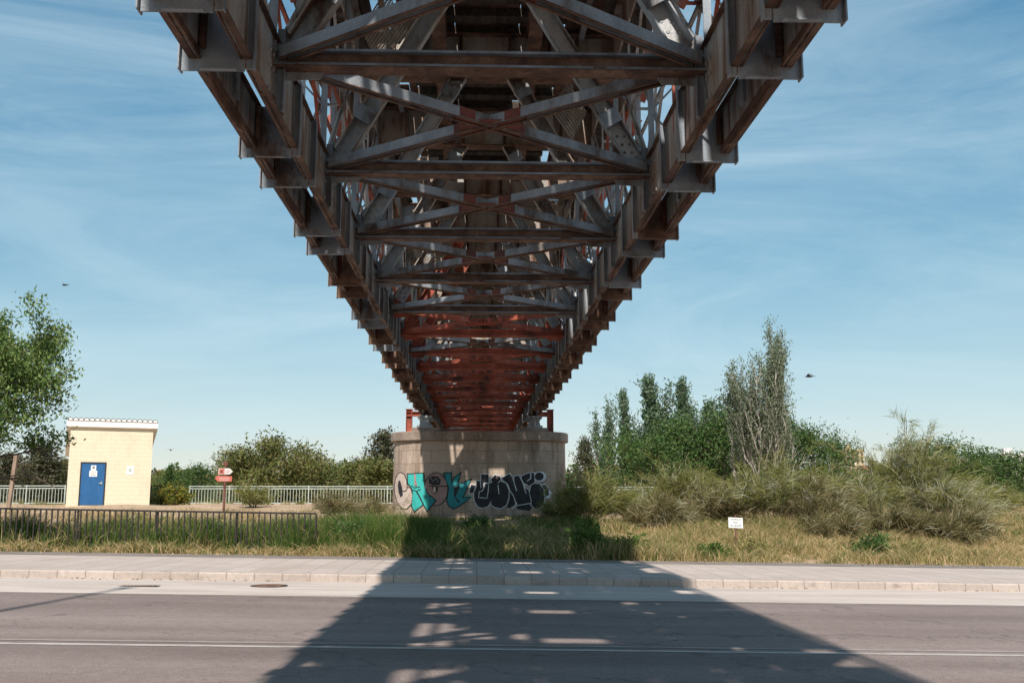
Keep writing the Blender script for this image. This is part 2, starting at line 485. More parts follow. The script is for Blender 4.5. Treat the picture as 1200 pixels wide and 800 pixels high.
def gz(x, y):
    x, y = np.asarray(x, float), np.asarray(y, float)
    b = np.interp(y, _YS, _ZS)
    fade = 1 - sstep(27, 42, y)
    bump = (np.sin(x * .9 + 1.3 * np.sin(y * .4)) * np.sin(y * .8 + x * .21)) * .07 * sstep(27, 31, y)
    # right of the pier the bank is lower towards the open field
    right = sstep(9, 22, x) * sstep(28, 34, y) * (1 - sstep(60, 90, y))
    return b + grade(x) * fade + bump - right * .25


def grid(name, xs, ys, zf, mat):
    X, Y = np.meshgrid(xs, ys)
    Z = zf(X, Y)
    v = np.stack([X.ravel(), Y.ravel(), Z.ravel()], 1)
    nx, ny = len(xs), len(ys)
    i, j = np.meshgrid(np.arange(nx - 1), np.arange(ny - 1))
    a = (j * nx + i).ravel()
    f = np.stack([a, a + 1, a + nx + 1, a + nx], 1)
    o = link(name, np_mesh(name, v, f, [mat]))
    o.data.polygons.foreach_set('use_smooth', [True] * len(f))
    return o


xs = np.concatenate([-np.geomspace(60, 3000, 22)[::-1], np.arange(-58, 58.1, 1.0), np.geomspace(60, 3000, 22)])
ys = np.concatenate([-np.geomspace(12, 3000, 16)[::-1], [-8, -6, 5, 15, 20, 24, 26, Y_BANK], np.arange(27, 70, .8), np.geomspace(72, 4000, 36)])
tag(grid('ground', xs, ys, gz, M['earth']), kind='structure')

sx = np.concatenate([[-400, -200, -90], np.arange(-45, 45.1, 5), [90, 200, 400]])


def sheet(name, y0, y1, z, mat, n=2):
    o = grid(name, sx, np.linspace(y0, y1, n), lambda X, Y: grade(X) + z, mat)
    return tag(o, kind='structure')


sheet('road', -6, Y_GUT, 0.0, M['asphalt'])
sheet('gutter_pavement', Y_GUT, Y_KERB + .05, 0.004, M['gutter'])
sheet('sidewalk', Y_PAV, Y_BACK, .150, M['paver'])
sheet('asphalt_path', Y_BACK, Y_BANK + .1, .146, M['asphalt2'])
sheet('road_marking', 11.29, 11.41, .004, M['lane'])
sheet('road_marking', 11.60, 11.70, .004, M['lanefaint'])
sheet('road_marking', 16.92, 16.99, .004, M['lanefaint'])
# kerb: extruded section along x
k = MB()
prof = [(Y_KERB, -.1), (Y_KERB, .128), (Y_KERB + .022, .151), (Y_PAV, .154), (Y_PAV, -.1)]
vs = [(x, y, z + float(grade(x))) for x in sx for (y, z) in prof]
n = len(prof)
fs = [(a * n + b, (a + 1) * n + b, (a + 1) * n + b + 1, a * n + b + 1) for a in range(len(sx) - 1) for b in range(n - 1)]
k.add(vs, fs)
tag(k.obj('kerb', [M['kerb']]), kind='structure')

for (px, py, lab) in ((315, 690.5, 'round iron manhole cover in the pale gutter nearer the bridge shadow'), (163, 693.5, 'narrow dark asphalt edge patch, shaped as a gully slot, under the lamp shadow')):
    d = ray(px, py)
    t = (0.0 - CAM.z) / d.z
    p = CAM + d * t
    p.z = float(grade(p.x)) + .008
    t_ = thing('drain_cover_or_patch', lab, 'drain cover', p)
    m = MB()
    if 'round' in lab:
        m.tube([(0, 0, -.03), (0, 0, .004)], .34, 28)
    else:
        m.box(-.34, .34, -.10, .10, -.02, .004)  # stands in for a dark asphalt edge patch; the slot is made up
    m.obj('frame', [M['iron']], t_)
    m = MB()
    if 'round' in lab:
        m.tube([(0, 0, .002), (0, 0, .009)], .29, 28)
        for q in range(-3, 4):
            L = math.sqrt(.27 ** 2 - (q * .07) ** 2)
            m.box(-L, L, q * .07 - .014, q * .07 + .014, .009, .014)
    else:
        for q in range(9):
            m.box(-.30 + q * .066, -.30 + q * .066 + .04, -.08, .08, .004, .010)
    m.obj('grate', [M['flange']], t_)

# ------------------------------------------------------------------ bridge
AX = 0.12            # bridge axis
ZB = 5.14            # underside of the bottom chords
ZT = 8.60            # underside of the top chords
PIT = 3.15
ZC = 5.245           # underside of the chord webs; diaphragms hang lower
XO, XI = 2.475, 2.09  # outer and inner web plates


def part(root, mb, name, mats, loc=None):
    o = mb.obj(name, mats, root)
    if loc: o.location = loc
    return o


def put(root, name, me, y, sx_=1):
    o = link(name, me, root)
    o.location = (0, y, 0)
    if sx_ < 0: o.scale = (-1, 1, 1)
    return o


def beam_mesh(kind, near):
    m = MB()
    m.beam((-2.075, 0, 5.775), (2.075, 0, 5.775), .014, .15, mi=2)  # web in the dark rust colour: recess shade under the top flange painted in
    m.beam((-2.075, 0, 5.862), (2.075, 0, 5.862), .16, .024, mi=0)
    m.beam((-2.075, 0, 5.694), (2.075, 0, 5.694), .20, .013, mi=1)
    m.beam((-2.075, -.094, 5.713), (2.075, -.094, 5.713), .012, .024, mi=0)
    if near:
        for x in np.arange(-1.9, 1.95, .16):
            m.rivet((x, -.045, 5.688), (0, 0, -1), .014, 1)
    return m.mesh('cross_beam', [M['red']] * 3 if kind == 'red' else [M['plate'], M['flange'], M['flange']])


def lateral_mesh(kind, z, pit):
    m = MB()
    p0, p1 = (-1.98, .10, z), (1.98, pit - .10, z)
    m.beam(p0, p1, .13, .013, mi=0, dh=.05)
    m.beam(p0, p1, .013, .10, mi=0, dw=-.0585, dh=-.007)
    m.beam(p0, p1, .013, .10, mi=0, dw=.0585, dh=-.007)
    m.beam(p0, p1, .03, .010, mi=1, dw=-.050, dh=-.062)
    m.beam(p0, p1, .03, .010, mi=1, dw=.050, dh=-.062)
    return m.mesh('lateral_brace', [M['red'], M['red']] if kind == 'red' else [M['steel'], M['flange']])


def crossing_mesh(pit):
    m = MB()
    c = pit / 2
    pts = [(-.34, c - .24), (-.15, c - .18), (.15, c - .18), (.34, c - .24), (.34, c + .24), (.15, c + .18), (-.15, c + .18), (-.34, c + .24)]
    m.prism([(x, y, 5.755) for x, y in pts], (0, 0, .014))
    for x in (-.3, -.15, .15, .3):
        for y in (-.16, -.05, .05, .16):
            m.rivet((x, c + y, 5.755), (0, 0, -1), .018)
    # riveted lengths of the four arms next to the plate carry the same primer
    for sx_ in (-1, 1):
        a = math.atan2(pit - .2, 3.96) * sx_
        for e in (-1, 1):
            p0 = (math.cos(a) * .25 * e, c + math.sin(a) * .25 * e, 5.80)
            p1 = (math.cos(a) * .46 * e, c + math.sin(a) * .46 * e, 5.80)
            m.beam(p0, p1, .140, .110, dh=.005)
    return m.mesh('crossing_plate', [M['rustred']])


def strut_mesh(kind):
    """right-hand sway strut, from the bottom chord up and inwards to the floor beam"""
    m = MB()
    p0, p1 = Vector((1.86, 0, 5.98)), Vector((.42, 0, 8.46))
    d = (p1 - p0).normalized()
    up = (0, 1, 0)
    m.beam(p0, p1, .22, .016, up, 0, 0, .05)          # web
    m.beam(p0, p1, .018, .12, up, 1, -.11, -.01)
    m.beam(p0, p1, .018, .12, up, 1, .11, -.01)
    for t0 in (.20, .88):
        q = p0 + (p1 - p0) * t0
        m.beam(q - d * .10, q + d * .10, .26, .016, up, 2, 0, -.085)
    for t in np.arange(.05, .97, .045):
        q = p0 + (p1 - p0) * t
        for e in (-1, 1):
            a = d.cross(Vector(up)).normalized()
            m.rivet(q + a * .085 * e + Vector((0, .042, 0)), (0, -1, 0), .020, 0)
    mats = {'red': [M['red']] * 3, 'grey': [M['steel'], M['web'], M['plate']], 'pale': [M['sunlit_steel'], M['steel'], M['plate']]}[kind]
    return m.mesh('sway_strut', mats)


def gusset_mesh(kind, near):
    m = MB()
    pts = [(2.085, 5.60), (1.66, 5.62), (1.56, 5.80), (1.62, 6.16), (1.76, 6.32), (1.95, 6.20), (2.085, 6.02)]
    m.prism([(x, .052, z) for x, z in pts], (0, .014, 0))
    if near:
        for i in range(5):
            for j in range(6):
                x, z = 1.64 + i * .095 + (j % 2) * .03, 5.72 + j * .11
                if x < 2.06 and z < 6.38 - .9 * abs(x - 1.76):
                    m.rivet((x, .052, z), (0, -1, 0), .027)
    mats = [M['red'], M['red']] if kind == 'red' else [M['steel'], M['flange']]
    return m.mesh('gusset', mats)


def post_mesh(kind, zb=5.3):
    m = MB()
    for x, e in ((XI, 1), (XO, -1)):
        m.beam((x + e * .03, 0, zb + .1), (x + e * .03, 0, ZT), .045, .13, (0, 1, 0), 0)
        m.beam((x + e * .008, -.071, zb + .1), (x + e * .008, -.071, ZT), .075, .010, (0, 1, 0), 1)
    z, i = 6.15, 0
    while z < ZT - .4:
        a, b = (XI, XO) if i % 2 else (XO, XI)
        m.beam((a, -.06, z), (b, -.06, z + .42), .026, .010, (0, 1, 0), 1)
        z += .42
        i += 1
    # inboard stiffening angle on the lower part
    m.box(XI - .095, XI - .024, -.010, .010, 5.27, 6.1, 1)
    m.box(XI - .105, XI - .095, -.035, .035, 5.27, 6.1, 1)
    mats = [M['red'], M['red']] if kind == 'red' else [M['sunlit_steel'], M['plate']]
    return m.mesh('post', mats)


def diag_mesh(kind, pit, up):
    m = MB()
    a, b = ((.16, 5.95), (pit - .16, ZT)) if up else ((.16, ZT), (pit - .16, 5.95))
    for x in (XI + .03, XO - .03):
        m.beam((x, a[0], a[1]), (x, b[0], b[1]), .075, .010, (1, 0, 0), 0)
        m.beam((x - .018, a[0], a[1]), (x - .018, b[0], b[1]), .010, .036, (1, 0, 0), 0, .033)
    return m.mesh('diagonal', [M['red'] if kind == 'red' else M['sunlit_steel']])


def hanger_mesh(kind):
    m = MB()
    for x in (XI, XO):
        m.beam((x, 0, 5.7), (x, 0, ZT), .030, .035, (0, 1, 0), 0)
    for z in (6.6, 7.28, 7.95):
        m.beam((XI, 0, z), (XO, 0, z), .035, .03, (0, 1, 0), 0)
    return m.mesh('hanger', [M['red'] if kind == 'red' else M['sunlit_steel']])


def diaphragm_mesh(kind):
    m = MB()
    m.box(XI + .012, XO - .012, -.007, .007, ZB, 5.70, 0)
    m.box(XI - .012, XO + .012, -.0065, .0065, ZB, ZC - .002, 0)
    m.box(XI + .05, XO - .03, -.05, -.007, ZB, ZB + .012, 0)
    m.box(XO + .012, XO + .135, -.007, .007, ZB, ZB + .36, 0)            # outboard tab
    m.box(XO + .135, XO + .148, -.06, .06, ZB, ZB + .36, 1)
    m.box(XO - .070, XO - .024, -.065, -.007, ZC + .09, 5.69, 2)          # angle cleats
    m.box(XI + .024, XI + .070, -.065, -.007, ZC + .09, 5.69, 2)
    m.box(XI - .085, XI - .024, -.007, .007, ZB + .02, 5.95, 1)           # inboard stiffener
    m.box(XI - .095, XI - .085, -.040, .040, ZB + .02, 5.95, 1)
    for z in np.arange(ZB + .2, 5.67, .09):
        m.rivet((XO - .047, -.065, z), (0, -1, 0), .022, 2)
        m.rivet((XI + .047, -.065, z), (0, -1, 0), .022, 2)
    mats = {'rust': [M['plate'], M['plate'], M['red']], 'grey': [M['plate'], M['plate'], M['flange']], 'dark': [M['flange'], M['steel'], M['rustred']]}[kind]
    return m.mesh('diaphragm', mats)


def floor_beam_mesh():
    m = MB()
    m.box(-2.08, 2.08, -.008, .008, 8.40, 9.12, 0)
    m.box(-2.08, 2.08, -.14, .14, 9.12, 9.14, 1)
    m.box(-2.08, 2.08, -.14, .14, 8.38, 8.40, 1)
    for x in (-1.5, -1.05, -.4, .4, 1.05, 1.5):
        m.box(x - .006, x + .006, -.10, -.008, 8.40, 9.12, 1)
        m.box(x - .05, x + .006, -.016, -.008, 8.40, 9.12, 1)
    return m.mesh('floor_beam', [M['web'], M['flange']])


def bracket_mesh():
    m = MB()
    m.prism([(2.52, -.01, 8.05), (3.02, -.01, 9.0), (3.02, -.01, 9.16), (2.52, -.01, 9.16)], (0, .02, 0), 0)
    m.beam((2.53, 0, 8.05), (3.03, 0, 9.0), .12, .015, (0, 1, 0), 0)
    m.box(2.96, 3.02, -.03, .03, 9.16, 10.25, 0)
    return m.mesh('walkway_bracket', [M['red']])


def build_span(name, label, y0, y1, nodes, redfrom, rivets_to, seed):
    rs = random.Random(seed)
    root = thing(name, label, 'bridge', (AX, 0, 0), 0, 'steel truss spans of the bridge')
    nodes = sorted(nodes)
    # chords: four web plates with bottom and top angles, one part each
    for s in (-1, 1):
        m = MB()
        for x, e in ((XO, 1), (XI, -1)):
            zt = 5.97 if e < 0 else 5.72
            m.box(s * x - .011, s * x + .011, y0, y1, ZC + .014, zt, 0)
            for q in (1, -1):
                wd = .070 if q * e > 0 else .030
                a, b = sorted((s * (x + q * .011), s * (x + q * wd)))
                m.box(a, b, y0, y1, ZC, ZC + .014, 1)
                a, b = sorted((s * (x + q * .011), s * (x + q * .022)))
                m.box(a, b, y0, y1, ZC + .014, ZC + .085, 1)
                a, b = sorted((s * (x + q * .011), s * (x + q * .06)))
                m.box(a, b, y0, y1, zt - .015, zt, 1)
            # splice plates, a little proud of the webs, at irregular places
            for yn in nodes:
                c = yn + rs.uniform(-.25, .25)
                w = rs.uniform(.30, .65)
                a, b = sorted((s * x - e * s * .011, s * x - e * s * .023))
                m.box(a, b, c - w, c + w, ZC + .09, zt - .1, 0)
                bz = rs.uniform(.02, .075)
                m.prism([(s * x - .012, c - w * 1.3, ZC), (s * x - .012, c - w * .7, ZC - bz), (s * x - .012, c + w * .7, ZC - bz), (s * x - .012, c + w * 1.3, ZC)], (.024, 0, 0), 1)
                if yn < rivets_to and e < 0:
                    for yy in np.arange(c - w + .06, c + w, .13):
                        for zz in (ZC + .14, ZC + .36, 5.76):
                            m.rivet((s * x + s * -1 * .023 if e > 0 else s * x - s * .023, yy, zz), (-s, 0, 0), .022, 0)
        part(root, m, 'bottom_chord', [M['web'], M['flange']])
        m = MB()
        for x in (XO, XI):
            m.box(s * x - .011, s * x + .011, y0, y1, ZT, 9.16, 0)
        a, b = sorted((s * (XI - .1), s * (XO + .1)))
        m.box(a, b, y0, y1, 9.16, 9.18, 0)
        part(root, m, 'top_chord', [M['web']])
        m = MB()
        for x in (XI + .05, XO - .05):
            m.beam((s * x, y0, 7.28), (s * x, y1, 7.28), .045, .05)
        part(root, m, 'side_rail', [M['red'] if s < 0 else M['steel']])
        m = MB()
        for z in (9.75, 10.2):
            m.beam((s * 2.99, y0, z), (s * 2.99, y1, z), .05, .05)
        part(root, m, 'handrail', [M['red']])
        m = MB()                                                            # walkway boards with gaps
        for xb in (1.93, 2.93):
            m.beam((s * xb, y0, 9.17), (s * xb, y1, 9.17), .06, .05)
        y = y0
        while y < y1:
            L = rs.uniform(.6, 1.5)
            ye = min(y + L - rs.choice([.015, .02, .05]), y1)
            xin = rs.choice([1.82, 1.86, 1.9])
            xout = 2.6 if rs.random() < .10 else 3.0
            a, b = sorted((s * xin, s * xout))
            m.box(a, b, y, ye, 9.196, 9.226, 0)
            y += L
        part(root, m, 'walkway', [M['timber']])
        m = MB()
        m.ibeam((s * .75, y0, 8.93), (s * .75, y1, 8.93), .22, .38, .02, .014, mi=0, mf=1)
        part(root, m, 'stringer', [M['steel'], M['flange']])
    m = MB()
    m.box(-1.28, 1.28, 0, .24, 9.145, 9.29, 0)
    slm = m.mesh('sleeper', [M['timber']])
    y = y0 + .2
    while y < y1 - .25:
        if min(abs(y + .12 - (yn + .62)) for yn in nodes) > .32:
            put(root, 'sleeper', slm, y)
        y += .62
    m = MB()                                                                # deck plates over the sleepers
    for yn in nodes:
        g0 = yn + .40 + rs.uniform(-.05, .05)
        g1 = g0 + rs.uniform(.30, .52)
        a0, a1 = max(y0, yn - PIT / 2), min(y1, yn + PIT / 2)
        m.box(-.52, .52, a0, min(g0, a1), 9.292, 9.31, 0)
        m.box(-.52, .52, g1, a1, 9.292, 9.31, 0)
        m.box(-.52, -.20 - rs.uniform(0, .15), g0 + .002, g1 - .002, 9.292, 9.306, 0)
        m.box(.32 + rs.uniform(-.1, .1), .52, g0 + .002, g1 - .002, 9.292, 9.306, 0)
        for s in (-1, 1):
            a, b = sorted((s * .53, s * 1.25))
            c0 = rs.uniform(a0, a1 - .5)
            c1 = c0 + (rs.uniform(.2, .6) if rs.random() < .7 else 0)
            m.box(a, b, a0, c0, 9.292, 9.308, 0)
            m.box(a, b, c1, a1 - .004, 9.292, 9.308, 0)
            if s > 0:                                                       # added cover plates, placed to break up light through the side gaps
                h0 = rs.uniform(a0 + .2, a1 - 1.0)
                a, b = sorted((s * 1.27, s * 1.87))
                m.box(a, b, a0, h0, 9.242, 9.252, 0)
                h1 = h0 + rs.uniform(.5, .95)
                m.box(a, b, h1, a1 - .004, 9.242, 9.252, 0)
                m.box(1.50 + rs.uniform(-.1, .1), 1.62, h0 + .002, h1 - .002, 9.242, 9.252, 0)
            else:
                a, b = sorted((s * 1.27, s * (1.87 if rs.random() < .38 else 1.42)))
                m.box(a, b, a0 + .1, a1 - rs.uniform(0, .6), 9.242, 9.252, 0)
                h0 = rs.uniform(a0, a1 - .9)
                m.box(-1.86, -1.43, h0, h0 + rs.uniform(.5, 1.3), 9.254, 9.262, 0)
                m.box(-1.93, -1.84, a0, a1 - rs.uniform(.2, 1.5), 9.242, 9.252, 0)
    part(root, m, 'deck_plate', [M['flange']])
    for s in (-1, 1):
        m = MB()
        m.ibeam((s * .83, y0, 9.385), (s * .83, y1, 9.385), .09, .14, .03, .02)
        part(root, m, 'track_rail', [M['flange']])
    for x in (-1.62, 1.55):
        m = MB()
        m.beam((x, y0, 9.10), (x, y1, 9.10), .09, .06)  # added bar that breaks up the sun patches falling on the road
        part(root, m, 'light_break_bar', [M['steel']])
    # repeated members
    cb = {k: beam_mesh(k, True) for k in ('grey', 'red')}
    lat = {(k, z): lateral_mesh(k, z, PIT) for k in ('grey', 'red') for z in (5.80, 5.802)}
    xp = crossing_mesh(PIT)
    st = {k: strut_mesh(k) for k in ('grey', 'red', 'pale')}
    gu = {(k, b): gusset_mesh(k, b) for k in ('grey', 'red') for b in (True, False)}
    po = {k: post_mesh(k) for k in ('grey', 'red')}
    dg = {(k, u): diag_mesh(k, PIT, u) for k in ('grey', 'red') for u in (0, 1)}
    hg = {k: hanger_mesh(k) for k in ('grey', 'red')}
    dp = {k: diaphragm_mesh(k) for k in ('grey', 'rust', 'dark')}
    fb, br = floor_beam_mesh(), bracket_mesh()
    for i, yn in enumerate(nodes):
        pr = (yn - redfrom + 4) / 11 if redfrom > 0 else .9
        kd = 'red' if rs.random() < pr else 'grey'
        kl = ['red' if rs.random() < pr - .05 else 'grey' for _ in range(4)]
        near = yn < rivets_to
        put(root, 'cross_beam', cb[kd], yn)
        put(root, 'floor_beam', fb, yn)
        for s in (-1, 1):
            put(root, 'sway_strut', st[rs.choice([kd if yn > 18 or redfrom == 0 else 'grey', 'grey', 'grey', 'pale'])], yn, s)
            put(root, 'gusset', gu[(kl[0 if s < 0 else 1], near)], yn, s)
            put(root, 'post', po['grey'], yn, s)
            put(root, 'walkway_bracket', br, yn, s)
        if yn + PIT <= y1 + .2:
            put(root, 'lateral_brace', lat[(kl[2], 5.80)], yn, 1)
            put(root, 'lateral_brace', lat[(kl[3], 5.802)], yn, -1)
            put(root, 'crossing_plate', xp, yn)
            for s in (-1, 1):
                put(root, 'diagonal', dg[('grey', 1)], yn, s)
                put(root, 'diagonal', dg[(rs.choice(['grey', 'red', 'grey']), 0)], yn, s)
                put(root, 'hanger', hg[rs.choice(['grey', 'grey', 'red'])], yn + PIT / 2, s)
                for q, off in enumerate((PIT / 2 - .62, PIT / 2 + .40)):
                    put(root, 'diaphragm', dp['dark' if rs.random() < (yn - 11) / 12 else ('rust' if rs.random() < .3 else 'grey')], yn + off, s)
    # pale wire netting panels hung under the walkways
    for j, yn in enumerate(nodes[2:14]):
        s = -1 if j % 2 == 0 else 1
        m = MB()
        w, h = rs.uniform(.9, 1.6), rs.uniform(.55, .9)
        o = Vector((s * rs.uniform(1.05, 1.3), yn + rs.uniform(.3, 1.2), rs.uniform(7.9, 8.3)))
        ax, az = Vector((.35 * s, .9, .05 + rs.uniform(-.15, .15))), Vector((.45 * s, 0, .85))
        nx_, nz_ = int(w / .055), int(h / .055)
        for a in range(nx_ + 1):
            p = o + ax * (a / nx_ * w)
            m.beam(p, p + az * h, .014, .014, (0, 1, 0.1))
        for b in range(nz_ + 1):
            p = o + az * (b / nz_ * h)
            m.beam(p, p + ax * w, .014, .014, (0, 0, 1))
        part(root, m, 'netting', [M['net']])
        m = MB()
        xx = s * rs.uniform(1.2, 1.6)
        m.box(min(xx, xx - s * .55), max(xx, xx - s * .55), yn + 1.9, yn + 1.93, 8.1 + rs.uniform(0, .4), 8.85, 0)
        part(root, m, 'hanging_board', [M['board']])
    return root


NODES_A = [9.13 + PIT * i for i in range(-5, 11)]
build_span('bridge_span', 'long rusty steel truss span over the road resting on the graffitied pier', -8.4, 42.45, NODES_A, 20.5, 22, 3)
NODES_B = [43.3 + PIT * i for i in range(0, 11)]
build_span('bridge_span', 'red-primed steel truss span running away beyond the graffitied pier', 42.85, 75.2, NODES_B, 0, 0, 5)

# ------------------------------------------------------------------ pier
PX, PY, PR, PF = AX - .02, 42.6, 1.6, 2.05     # centre, nose radius, half flat length
PZ0, PZ1 = .2, 4.02


def stadium(r, f, n=14):
    pts = []
    for j in range(n + 1):
        a = -math.pi / 2 + math.pi * j / n
        pts.append((PX + f + r * math.cos(a), PY + r * math.sin(a)))
    for j in range(n + 1):
        a = math.pi / 2 + math.pi * j / n
        pts.append((PX - f + r * math.cos(a), PY + r * math.sin(a)))
    return pts


pier = thing('bridge_pier', 'round-ended stone pier with graffiti carrying the bridge spans', 'bridge pier', (0, 0, 0))
m = MB()
base = stadium(PR, PF)
top = stadium(PR - .015, PF)
nb = len(base)
m.add([(x, y, PZ0) for x, y in base] + [(x, y, PZ1) for x, y in top], [(i, (i + 1) % nb, nb + (i + 1) % nb, nb + i) for i in range(nb)] + [tuple(range(nb, 2 * nb))])
body = m.obj('shaft', [M['stone']], pier)
m = MB()
rings = [(PR - .02, 4.02), (PR + .10, 4.05), (PR + .12, 4.08), (PR + .12, 4.40), (PR + .09, 4.43), (PR - .6, 4.435)]
vs = []
for r_, z_ in rings:
    vs += [(x, y, z_) for x, y in stadium(r_, PF)]
fs = [(a * nb + i, a * nb + (i + 1) % nb, (a + 1) * nb + (i + 1) % nb, (a + 1) * nb + i) for a in range(len(rings) - 1) for i in range(nb)]
fs.append(tuple((len(rings) - 1) * nb + i for i in range(nb)))
m.add(vs, fs)
m.obj('cornice', [M['stonecap']], pier)
for s in (-1, 1):
    m = MB()
    m.box(PX + s * 2.28 - .55, PX + s * 2.28 + .55, PY - 1.05, PY + 1.05, 4.43, 4.62)
    m.obj('bearing_plinth', [M['stonecap']], pier)
    for dy in (-.62, .62):
        m = MB()
        m.box(PX + s * 2.3 - .32, PX + s * 2.3 + .32, PY + dy - .30, PY + dy + .30, 4.62, 4.72)
        m.prism([(PX + s * 2.3 - .24, PY + dy - .2, 4.72), (PX + s * 2.3 + .24, PY + dy - .2, 4.72), (PX + s * 2.3 + .16, PY + dy - .2, 5.02), (PX + s * 2.3 - .16, PY + dy - .2, 5.02)], (0, .4, 0))
        m.box(PX + s * 2.3 - .3, PX + s * 2.3 + .3, PY + dy - .28, PY + dy + .28, 5.02, 5.13)
        m.obj('bearing', [M['steel']], pier)
for s, lab in ((-1, 'red steel bracket post standing on the pier top above the teal lettering'), (1, 'red steel bracket post standing on the pier top above the black lettering')):
    t_ = thing('bracket_post', lab, 'steel post', (PX + s * 2.98, PY - .35, 4.435), 0, 'red posts on the pier')
    m = MB()
    m.ibeam((0, 0, 0), (0, 0, .98), .26, .26, .022, .016, (1, 0, 0))
    m.obj('column', [M['red']], t_)
    m = MB()
    m.ibeam((s * .13, 0, .80), (-s * .48, 0, .80), .2, .2, .02, .014)
    m.box(-.16, .16, -.14, .14, .98, 1.0)
    m.obj('arm', [M['red']], t_)
    m = MB()
    m.box(-.2, .2, -.2, .2, 0, .02)
    m.obj('base_plate', [M['red']], t_)


# graffiti, drawn as sprayed shapes lying on the curved pier face
def pier_pt(px, py, off):
    d = ray(px, py)
    Y = PY - PR
    for _ in range(12):
        p = CAM + d * (Y / d.y)
        e = abs(p.x - PX) - PF
        e = min(e, PR * .995)
        Y = PY - (math.sqrt(PR * PR - e * e) if e > 0 else PR)
    p = CAM + d * (Y / d.y)
    if abs(p.x - PX) > PF:
        cx = PX + math.copysign(PF, p.x - PX)
        nrm = Vector((p.x - cx, p.y - PY, 0)).normalized()
    else:
        nrm = Vector((0, -1, 0))
    return p + nrm * off


def graf(name, shapes, mats, parent):
    """shapes: (points in photo pixels, layer, material index)"""
    m = MB()
    for pts, layer, mi in shapes:
        pts = [Vector((p[0], p[1])) for p in pts]
        den = []
        for a, b in zip(pts, pts[1:] + pts[:1]):
            L = (b - a).length
            kk = max(1, int(L / 1.2))
            den += [a + (b - a) * (q / kk) for q in range(kk)]
        xsn = [p.x for p in den]; ysn = [p.y for p in den]
        gx = np.arange(min(xsn) + .7, max(xsn), 1.5)
        gy = np.arange(min(ysn) + .7, max(ysn), 5)
        inner = [Vector((a, b)) for a in gx for b in gy]
        nd = len(den)
        res = delaunay_2d_cdt(den + inner, [], [list(range(nd))], 1, 1e-4)
        m.add([pier_pt(v.x, v.y, .006 + .004 * layer) for v in res[0]], [tuple(f) for f in res[2]], mi)
    me = m.mesh(name, mats)
    return link(name, me, parent)


Z1 = lambda pts: [(455 + x * 105 / 1200, 545 + y * 70 / 800) for x, y in pts]
Z2 = lambda pts: [(545 + x * 105 / 1200, 545 + y * 70 / 800) for x, y in pts]


def ell(cx, cy, rx, ry, n=36, rot=0):
    c, s_ = math.cos(rot), math.sin(rot)
    return [(cx + rx * math.cos(t) * c - ry * math.sin(t) * s_, cy + rx * math.cos(t) * s_ + ry * math.sin(t) * c) for t in np.linspace(0, 2 * math.pi, n, endpoint=False)]


def stroke(pts, w):
    """closed outline of a polyline stroke"""
    pts = [Vector(p) for p in pts]
    L, Rr = [], []
    for i, p in enumerate(pts):
        d = (pts[min(i + 1, len(pts) - 1)] - pts[max(i - 1, 0)]).normalized()
        nn = Vector((-d.y, d.x))
        L.append(p + nn * w / 2); Rr.append(p - nn * w / 2)
    return [(p.x, p.y) for p in L + Rr[::-1]]


def outline(pts, w):
    """outer offset of a closed shape, used as the black outline behind its fill"""
    pts = [Vector(p) for p in pts]
    ar = sum(a.x * b.y - b.x * a.y for a, b in zip(pts, pts[1:] + pts[:1]))
    sg = 1 if ar > 0 else -1
    res = []
    n_ = len(pts)
    for i in range(n_):
        a, b, c_ = pts[i - 1], pts[i], pts[(i + 1) % n_]
        d1, d2 = (b - a).normalized(), (c_ - b).normalized()
        n1, n2 = Vector((d1.y, -d1.x)) * sg, Vector((d2.y, -d2.x)) * sg
        bi = (n1 + n2)
        bi = bi.normalized() if bi.length > 1e-6 else n1
        q = w / max(.45, bi.dot(n1))
        res.append((b.x + bi.x * q, b.y + bi.y * q))
    return res


c_shape = [(165, 100), (215, 125), (245, 200), (252, 330), (225, 350), (195, 345), (190, 300), (240, 345), (275, 300), (310, 330), (322, 420), (305, 520), (245, 580), (185, 570), (125, 490), (95, 380), (88, 280), (105, 180), (130, 120)]
c_shape = [(165, 100), (215, 125), (243, 200), (250, 330), (268, 298), (300, 312), (322, 400), (310, 510), (245, 580), (185, 570), (125, 490), (95, 380), (88, 280), (105, 180), (130, 120)]
graf('graffiti_letter_c', [
    (Z1(outline(c_shape, 11)), 0, 1), (Z1(c_shape), 1, 0),
    (Z1(stroke([(150, 205), (140, 270), (150, 360), (175, 425), (190, 400), (180, 300), (160, 225), (150, 205)], 17)), 2, 1),
    (Z1(stroke([(190, 345), (225, 348), (250, 328)], 14)), 2, 1)],
    [M['spraypink'], M['sprayblack']], body)['label'] = 'pale pink letter C outlined in black'
h_shape = [(262, 122), (345, 118), (352, 190), (360, 285), (385, 285), (372, 200), (372, 112), (468, 112), (480, 270), (520, 380), (630, 470), (525, 605), (470, 510), (440, 540), (352, 612), (318, 545), (330, 330), (300, 275), (268, 240)]
